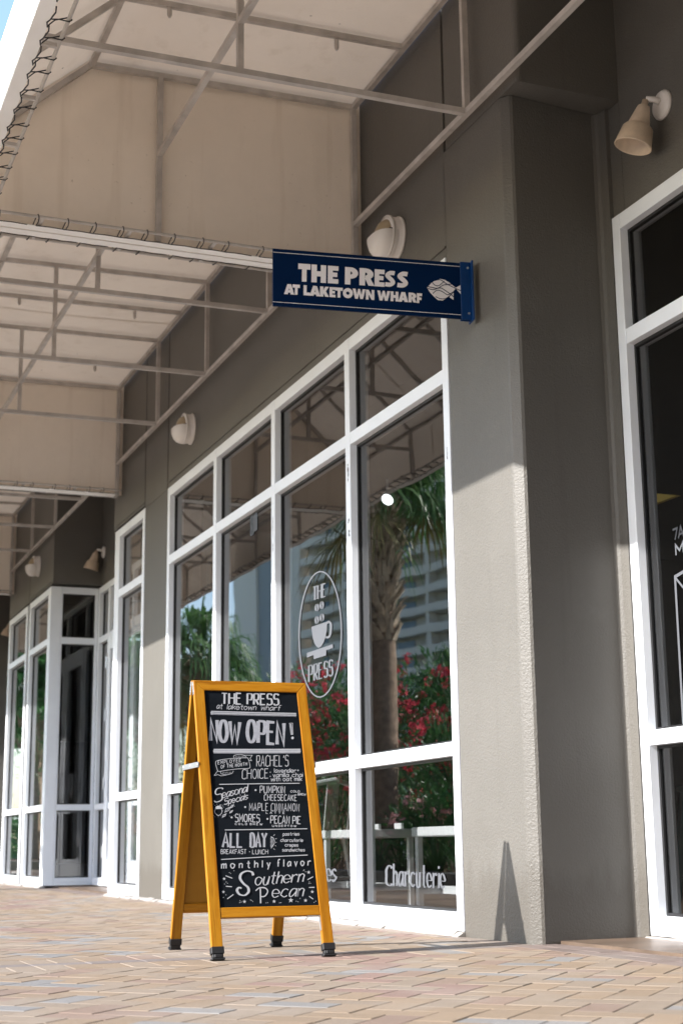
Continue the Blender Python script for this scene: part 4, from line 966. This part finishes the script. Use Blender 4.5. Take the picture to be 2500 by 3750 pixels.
def palm(name, loc, hz, trunk_r, boots0, crown_r, nf, seed, lean=0.0, label='', limit=None, group=None):
    rr = random.Random(seed); root = empty(name, loc)
    tag(root, label, 'palm tree', group)
    m = MB(); pts = []; rad = []
    for k in range(26):
        t = k/25; pts.append((lean*t*t, 0, hz*t)); rad.append(trunk_r*(1.12-0.16*t)*(1+0.025*math.sin(k*2.7)+rr.uniform(-0.015, 0.015)))
    m.tube(pts, rad, 18); m.build('trunk', MT['bark'], root, smooth=True)
    m = MB(); z = boots0; row = 0
    while z < hz+0.05:
        n = 9
        for k in range(n):
            a = 2*math.pi*(k + 0.5*(row % 2))/n + rr.uniform(-0.06, 0.06); t = min(1, z/hz); cx = lean*t*t
            out = Vector((math.cos(a), math.sin(a), 0)); tg = Vector((-math.sin(a), math.cos(a), 0)); r0 = trunk_r*1.0
            sl = rr.choice((-1, 1))*0.055; L = rr.uniform(0.13, 0.24); wv = 0.048
            b0 = Vector((cx, 0, z)) + out*r0*0.85; tip = b0 + out*(0.09+0.08*rr.random()) + Vector((0,0,L)) + tg*sl
            e = out*0.028
            m.add([b0 - tg*wv, b0 + tg*wv, b0 + tg*wv + e, b0 - tg*wv + e, tip - tg*wv*0.42, tip + tg*wv*0.42, tip + tg*wv*0.42 + e*0.5, tip - tg*wv*0.42 + e*0.5],
                  [(0,1,5,4), (3,7,6,2), (0,4,7,3), (1,2,6,5), (4,5,6,7), (0,3,2,1)])
        z += 0.085; row += 1
    m.build('leaf_bases', MT['boot'], root)
    g = MB(); dr = MB(); top = Vector((lean, 0, hz))
    for i in range(nf):
        a = 2*math.pi*(i*0.38197) + rr.uniform(-0.25, 0.25); t = i/nf; el = math.radians(82 - 84*t + rr.uniform(-10, 10))
        d = Vector((math.cos(a)*math.cos(el), math.sin(a)*math.cos(el), math.sin(el))); L = crown_r*rr.uniform(0.48, 0.66)
        if limit is not None and loc[1] + d.y*crown_r*1.15 > limit: continue
        fan_leaf(dr if t > 0.93 else g, None, top + Vector((0,0,0.05-0.1*t)), d, L, crown_r*rr.uniform(0.48, 0.60), 0.4+0.7*t, rr)
    g.build('fronds', MT['palm'], root)
    if dr.v: dr.build('dry_fronds', MT['palmdry'], root)
    return root
GP = 'palms in the planting bed across the walk'
palm('palm_tree', (-15.55, -3.62, 0.04), 4.32, 0.142, 2.62, 1.2, 52, 3, 0.05, 'stout palm with criss cross leaf bases reflected in the right hand pane', -2.95, GP)
palm('palm_tree', (-24.6, -4.1, 0.04), 3.4, 0.15, 2.3, 1.35, 44, 5, -0.1, 'palm with drooping fans reflected in the left pane of the four bay window', -2.3, GP)
palm('palm_tree', (-29.2, -4.4, 0.04), 3.3, 0.15, 2.3, 1.4, 44, 8, 0.1, 'palm with pale fans reflected in the narrow window', -2.3, GP)
palm('palm_tree', (-23.3, -8.6, 0.0), 2.9, 0.15, 1.9, 1.25, 40, 13, 0.0, 'darker small palm behind the red flowering bushes', None, GP)

def shrub(loc, r, h, n, nflow, seed, label, stuffpink=False):
    rr = random.Random(seed); root = empty('oleander_bush', loc); tag(root, label, 'bush', 'flowering oleander bushes across the walk')
    st_ = MB(); lf = MB(); fl = MB(); ends = []
    lobes = [(Vector((rr.uniform(-0.55, 0.55)*r, rr.uniform(-0.5, 0.5)*r, h*rr.uniform(0.42, 0.72))), r*rr.uniform(0.45, 0.7)) for _ in range(9)] + [(Vector((0, 0, h*0.42)), r*0.85), (Vector((0.1*r, 0, h*0.78)), r*0.5)]
    for i in range(30):
        c, q = rr.choice(lobes); e = c + Vector((rr.gauss(0, 1), rr.gauss(0, 1), rr.gauss(0.3, 0.8))).normalized()*q*0.8
        b0 = Vector((rr.uniform(-0.2, 0.2)*r, rr.uniform(-0.2, 0.2)*r, 0)); st_.tube([b0, b0*0.4 + e*0.5 + Vector((0,0,0.12)), e], [0.016, 0.010, 0.005], 5, cap=False)
    for i in range(n):
        c, q = rr.choice(lobes); dv = Vector((rr.gauss(0, 1), rr.gauss(0, 1), rr.gauss(0.2, 1))).normalized(); p = c + dv*q*(rr.random()**0.35); 
        if p.z < 0.05: continue
        d = (dv + Vector((rr.gauss(0, .5), rr.gauss(0, .5), rr.gauss(0.35, .5)))).normalized(); sd_ = d.cross(Vector((rr.gauss(0,1), rr.gauss(0,1), 1))).normalized()
        L = rr.uniform(0.09, 0.17); w = L*0.085; up = sd_.cross(d)*L*0.12
        lf.add([p, p + d*L*0.5 + sd_*w + up, p + d*L - up*0.5, p + d*L*0.5 - sd_*w + up], [(0,1,2,3)])
    for i in range(nflow):
        c, q = rr.choice(lobes); dv = Vector((rr.gauss(0, 1), rr.gauss(0.35, 1), rr.gauss(0.35, 0.9))).normalized(); p = c + dv*q*1.02
        if p.z < h*0.22: continue
        for _ in range(rr.randint(9, 18)):
            o = p + Vector((rr.gauss(0, 1), rr.gauss(0, 1), rr.gauss(0, 0.8)))*0.045; ax = (dv + Vector((rr.gauss(0,.5), rr.gauss(0,.5), rr.gauss(0,.5)))).normalized(); u = ax.orthogonal().normalized(); v = ax.cross(u)
            for k in range(5):
                a = 2*math.pi*k/5 + rr.random(); e = u*math.cos(a)+v*math.sin(a); s_ = ax.cross(e)
                fl.add([o, o + e*0.020 + s_*0.015 + ax*0.004, o + e*0.037 + ax*0.002, o + e*0.020 - s_*0.015 + ax*0.004], [(0,1,2,3)])
    lf.build('foliage', MT['olea'], root); st_.build('stems', MT['bark'], root)
    if fl.v: fl.build('flowers', MT['pink'] if stuffpink else MT['red'], root)
for a in (((-17.6, -5.2, 0.05), 1.35, 2.75, 5600, 92, 21, 'tall red flowering oleander bush reflected right of the palm trunk'),
          ((-20.2, -5.0, 0.05), 1.35, 2.95, 5600, 78, 22, 'red flowering oleander bush reflected behind the cup logo'),
          ((-22.9, -5.3, 0.05), 1.4, 3.25, 5600, 66, 23, 'tallest oleander bush, topped with red flowers, left of the cup logo'),
          ((-25.7, -5.4, 0.05), 1.3, 2.9, 4200, 18, 24, 'oleander bush with few red flowers behind the left palm'),
          ((-15.4, -4.9, 0.05), 1.15, 1.75, 4400, 56, 25, 'low red flowering oleander bush in front of the condo reflection'),
          ((-13.2, -4.6, 0.05), 1.0, 1.35, 3200, 14, 26, 'smallest oleander bush with scattered red flowers'),
          ((-32.0, -5.0, 0.05), 1.5, 2.6, 3600, 0, 27, 'plain green leafy bush without flowers past the pale palm'),
          ((-37.0, -5.6, 0.05), 2.0, 4.2, 4200, 0, 28, 'large green bush without flowers near the far end of the bed'),
          ((-44.0, -6.2, 0.05), 2.6, 5.2, 4200, 0, 29, 'biggest green bush, last in the planting bed')): shrub(*a)
shrub((-14.2, -3.55, 0.05), 0.55, 0.85, 1500, 10, 31, 'small pink flowering bush at the kerb', True)
def shade_tree(loc, r, h, seed, label):
    rr = random.Random(seed); root = empty('shade_tree', loc); tag(root, label, 'tree', 'shade trees beyond the far end of the walk')
    m = MB(); m.tube([(0, 0, 0), (0.05, 0.03, h*0.25), (0.0, 0.1, h*0.5)], [0.22, 0.17, 0.10], 12)
    tips = []
    for k in range(9):
        a = k*2.4; q = Vector((math.cos(a)*r*0.6, math.sin(a)*r*0.6, h*rr.uniform(0.55, 0.9))); b0 = Vector((0, 0.05, h*rr.uniform(0.25, 0.45))); m.tube([b0, b0*0.5+q*0.5+Vector((0,0,0.2)), q], [0.07, 0.05, 0.02], 6); tips.append(q)
    m.build('trunk', MT['bark'], root); g = MB(); tips.append(Vector((0, 0, h*0.85)))
    for i in range(6500):
        c = rr.choice(tips); dv = Vector((rr.gauss(0,1), rr.gauss(0,1), rr.gauss(0,0.8))).normalized(); p = c + dv*r*rr.uniform(0.3, 0.5)*(rr.random()**0.4)
        d = (dv + Vector((rr.gauss(0,.7), rr.gauss(0,.7), rr.gauss(0,.7)))).normalized(); s_ = d.orthogonal().normalized(); L = rr.uniform(0.22, 0.42); w = L*0.28
        g.add([p, p + d*L*0.5 + s_*w, p + d*L, p + d*L*0.5 - s_*w], [(0,1,2,3)])
    g.build('crown', MT['olea'], root)
shade_tree((-47, -6.0, 0.04), 3.4, 8.5, 61, 'nearest broad shade tree beyond the far end of the walk')
shade_tree((-56, -7.2, 0.04), 3.8, 9.5, 62, 'middle of the three broad shade trees beyond the walk')
shade_tree((-66, -9.2, -0.02), 4.2, 10.5, 63, 'farthest and tallest broad shade tree beyond the walk')
def hedge(x0, x1, y0, y1, h, n, seed):
    rr = random.Random(seed); m = MB()
    for i in range(n):
        x = rr.uniform(x0, x1); top = h*(0.88 + 0.10*math.sin(x*0.9) + 0.06*math.sin(x*2.7)); f = rr.random()
        if f < 0.35: p = Vector((x, rr.uniform(y0, y1), top*rr.uniform(0.93, 1.04)))
        else: p = Vector((x, y1 - 0.35*rr.random()**2, top*rr.random()))
        d = Vector((rr.gauss(0, .6), rr.gauss(0.3, .6), rr.gauss(0.5, .6))).normalized(); sd_ = d.cross(Vector((rr.gauss(0,1), rr.gauss(0,1), rr.gauss(0,1)))).normalized(); L = rr.uniform(0.16, 0.32); w = L*0.22
        m.add([p, p + d*L*0.5 + sd_*w, p + d*L, p + d*L*0.5 - sd_*w], [(0,1,2,3)])
    o = m.build('hedge', MT['olea']); tag(o, 'long dense green hedge behind the oleander bushes', 'hedge'); return o
hedge(-75, -19, -9.6, -8.2, 1.9, 15000, 51)
def blade_clump():
    root = empty('blade_plant', (0, 0, 0)); m = MB(); rr = random.Random(77)
    for i in range(60):
        a = rr.uniform(0, 2*math.pi); L = rr.uniform(0.35, 0.75); s_ = rr.uniform(0.25, 0.85); d = Vector((math.cos(a), math.sin(a), 0)); w = Vector((-d.y, d.x, 0))*0.014; P = []
        for k in range(5):
            t = k/4; P.append(d*(L*s_*t) + Vector((0, 0, L*(t - s_*0.62*t*t))))
        vs = []
        for k, p in enumerate(P): vs += [p - w*(1-k/4.4), p + w*(1-k/4.4)]
        m.add(vs, [(2*k, 2*k+1, 2*k+3, 2*k+2) for k in range(4)])
    m.build('leaves', MT['palm'], root); return root
GB = 'strappy plants along the kerb'
bp = blade_clump(); rr_ = random.Random(41)
bp.location = (-11.2, -3.25, 0.05); tag(bp, 'clump of strappy green leaves growing along the kerb', 'plant', GB)
for i in range(22):
    c = copy_tree(bp); c.location = (-12.0 - i*0.85 + rr_.uniform(-0.2, 0.2), -3.28 + rr_.uniform(-0.12, 0.08), 0.05); c.rotation_euler.z = rr_.uniform(0, 6.28); k = rr_.uniform(0.8, 1.35); c.scale = (k, k, k)

# ================================================================== condominium tower far across the road
cd_ = empty('condominium_tower', (-229.0, -81.0, 0)); tag(cd_, 'pale condominium tower with stacked balconies far across the road', 'building')
ux = Vector((39.0, -9.7, 0)).normalized(); nx_ = Vector((-ux.y, ux.x, 0))
if nx_.dot(Vector((229, 78, 0))) < 0: nx_ = -nx_
TC = Matrix(((ux.x, -nx_.x, 0, 0), (ux.y, -nx_.y, 0, 0), (0, 0, 1, 0), (0, 0, 0, 1)))      # local: along, depth (away), up
FH = 3.0; NF = 26; LC = 62.0
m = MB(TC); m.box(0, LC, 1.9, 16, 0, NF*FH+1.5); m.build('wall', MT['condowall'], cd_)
for k in range(1, NF+1):
    z = k*FH - 0.30 + 1.0
    m = MB(TC); m.box(-0.2, LC, 0.0, 1.895, z, z+0.26); m.box(-0.2, LC, 0.0, 0.12, z+0.27, z+1.22); m.build('balcony', MT['condo'], cd_)
for k in range(2, NF, 1):
    z = k*FH + 1.0
    for x0, w in ((4.5, 1.7), (24.0, 4.2), (44.0, 4.2)):
        if k > 20: continue
        m = MB(TC); m.box(x0, x0+w, 1.80, 1.897, z+0.05, z+2.3); m.build('window', MT['condoglass'], cd_)
for x0 in (12.5, 33.0, 53.0):
    m = MB(TC); m.box(x0, x0+0.9, 0.13, 1.899, 0, NF*FH+1.4); m.build('partition', MT['condo'], cd_)
u2 = Vector((-10.0, 8.3, 0)).normalized(); n2_ = Vector((u2.y, -u2.x, 0))
if n2_.dot(Vector((229, 78, 0))) < 0: n2_ = -n2_
T2 = Matrix(((u2.x, -n2_.x, 0, 0), (u2.y, -n2_.y, 0, 0), (0, 0, 1, 0), (0, 0, 0, 1)))
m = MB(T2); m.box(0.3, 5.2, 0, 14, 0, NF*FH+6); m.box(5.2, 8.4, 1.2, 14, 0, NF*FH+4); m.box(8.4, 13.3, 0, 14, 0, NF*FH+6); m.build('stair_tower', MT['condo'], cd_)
m = MB(T2); m.box(5.3, 8.3, 1.1, 1.195, 0, NF*FH+3.5); m.build('blue_recess', MT['condoblue'], cd_)
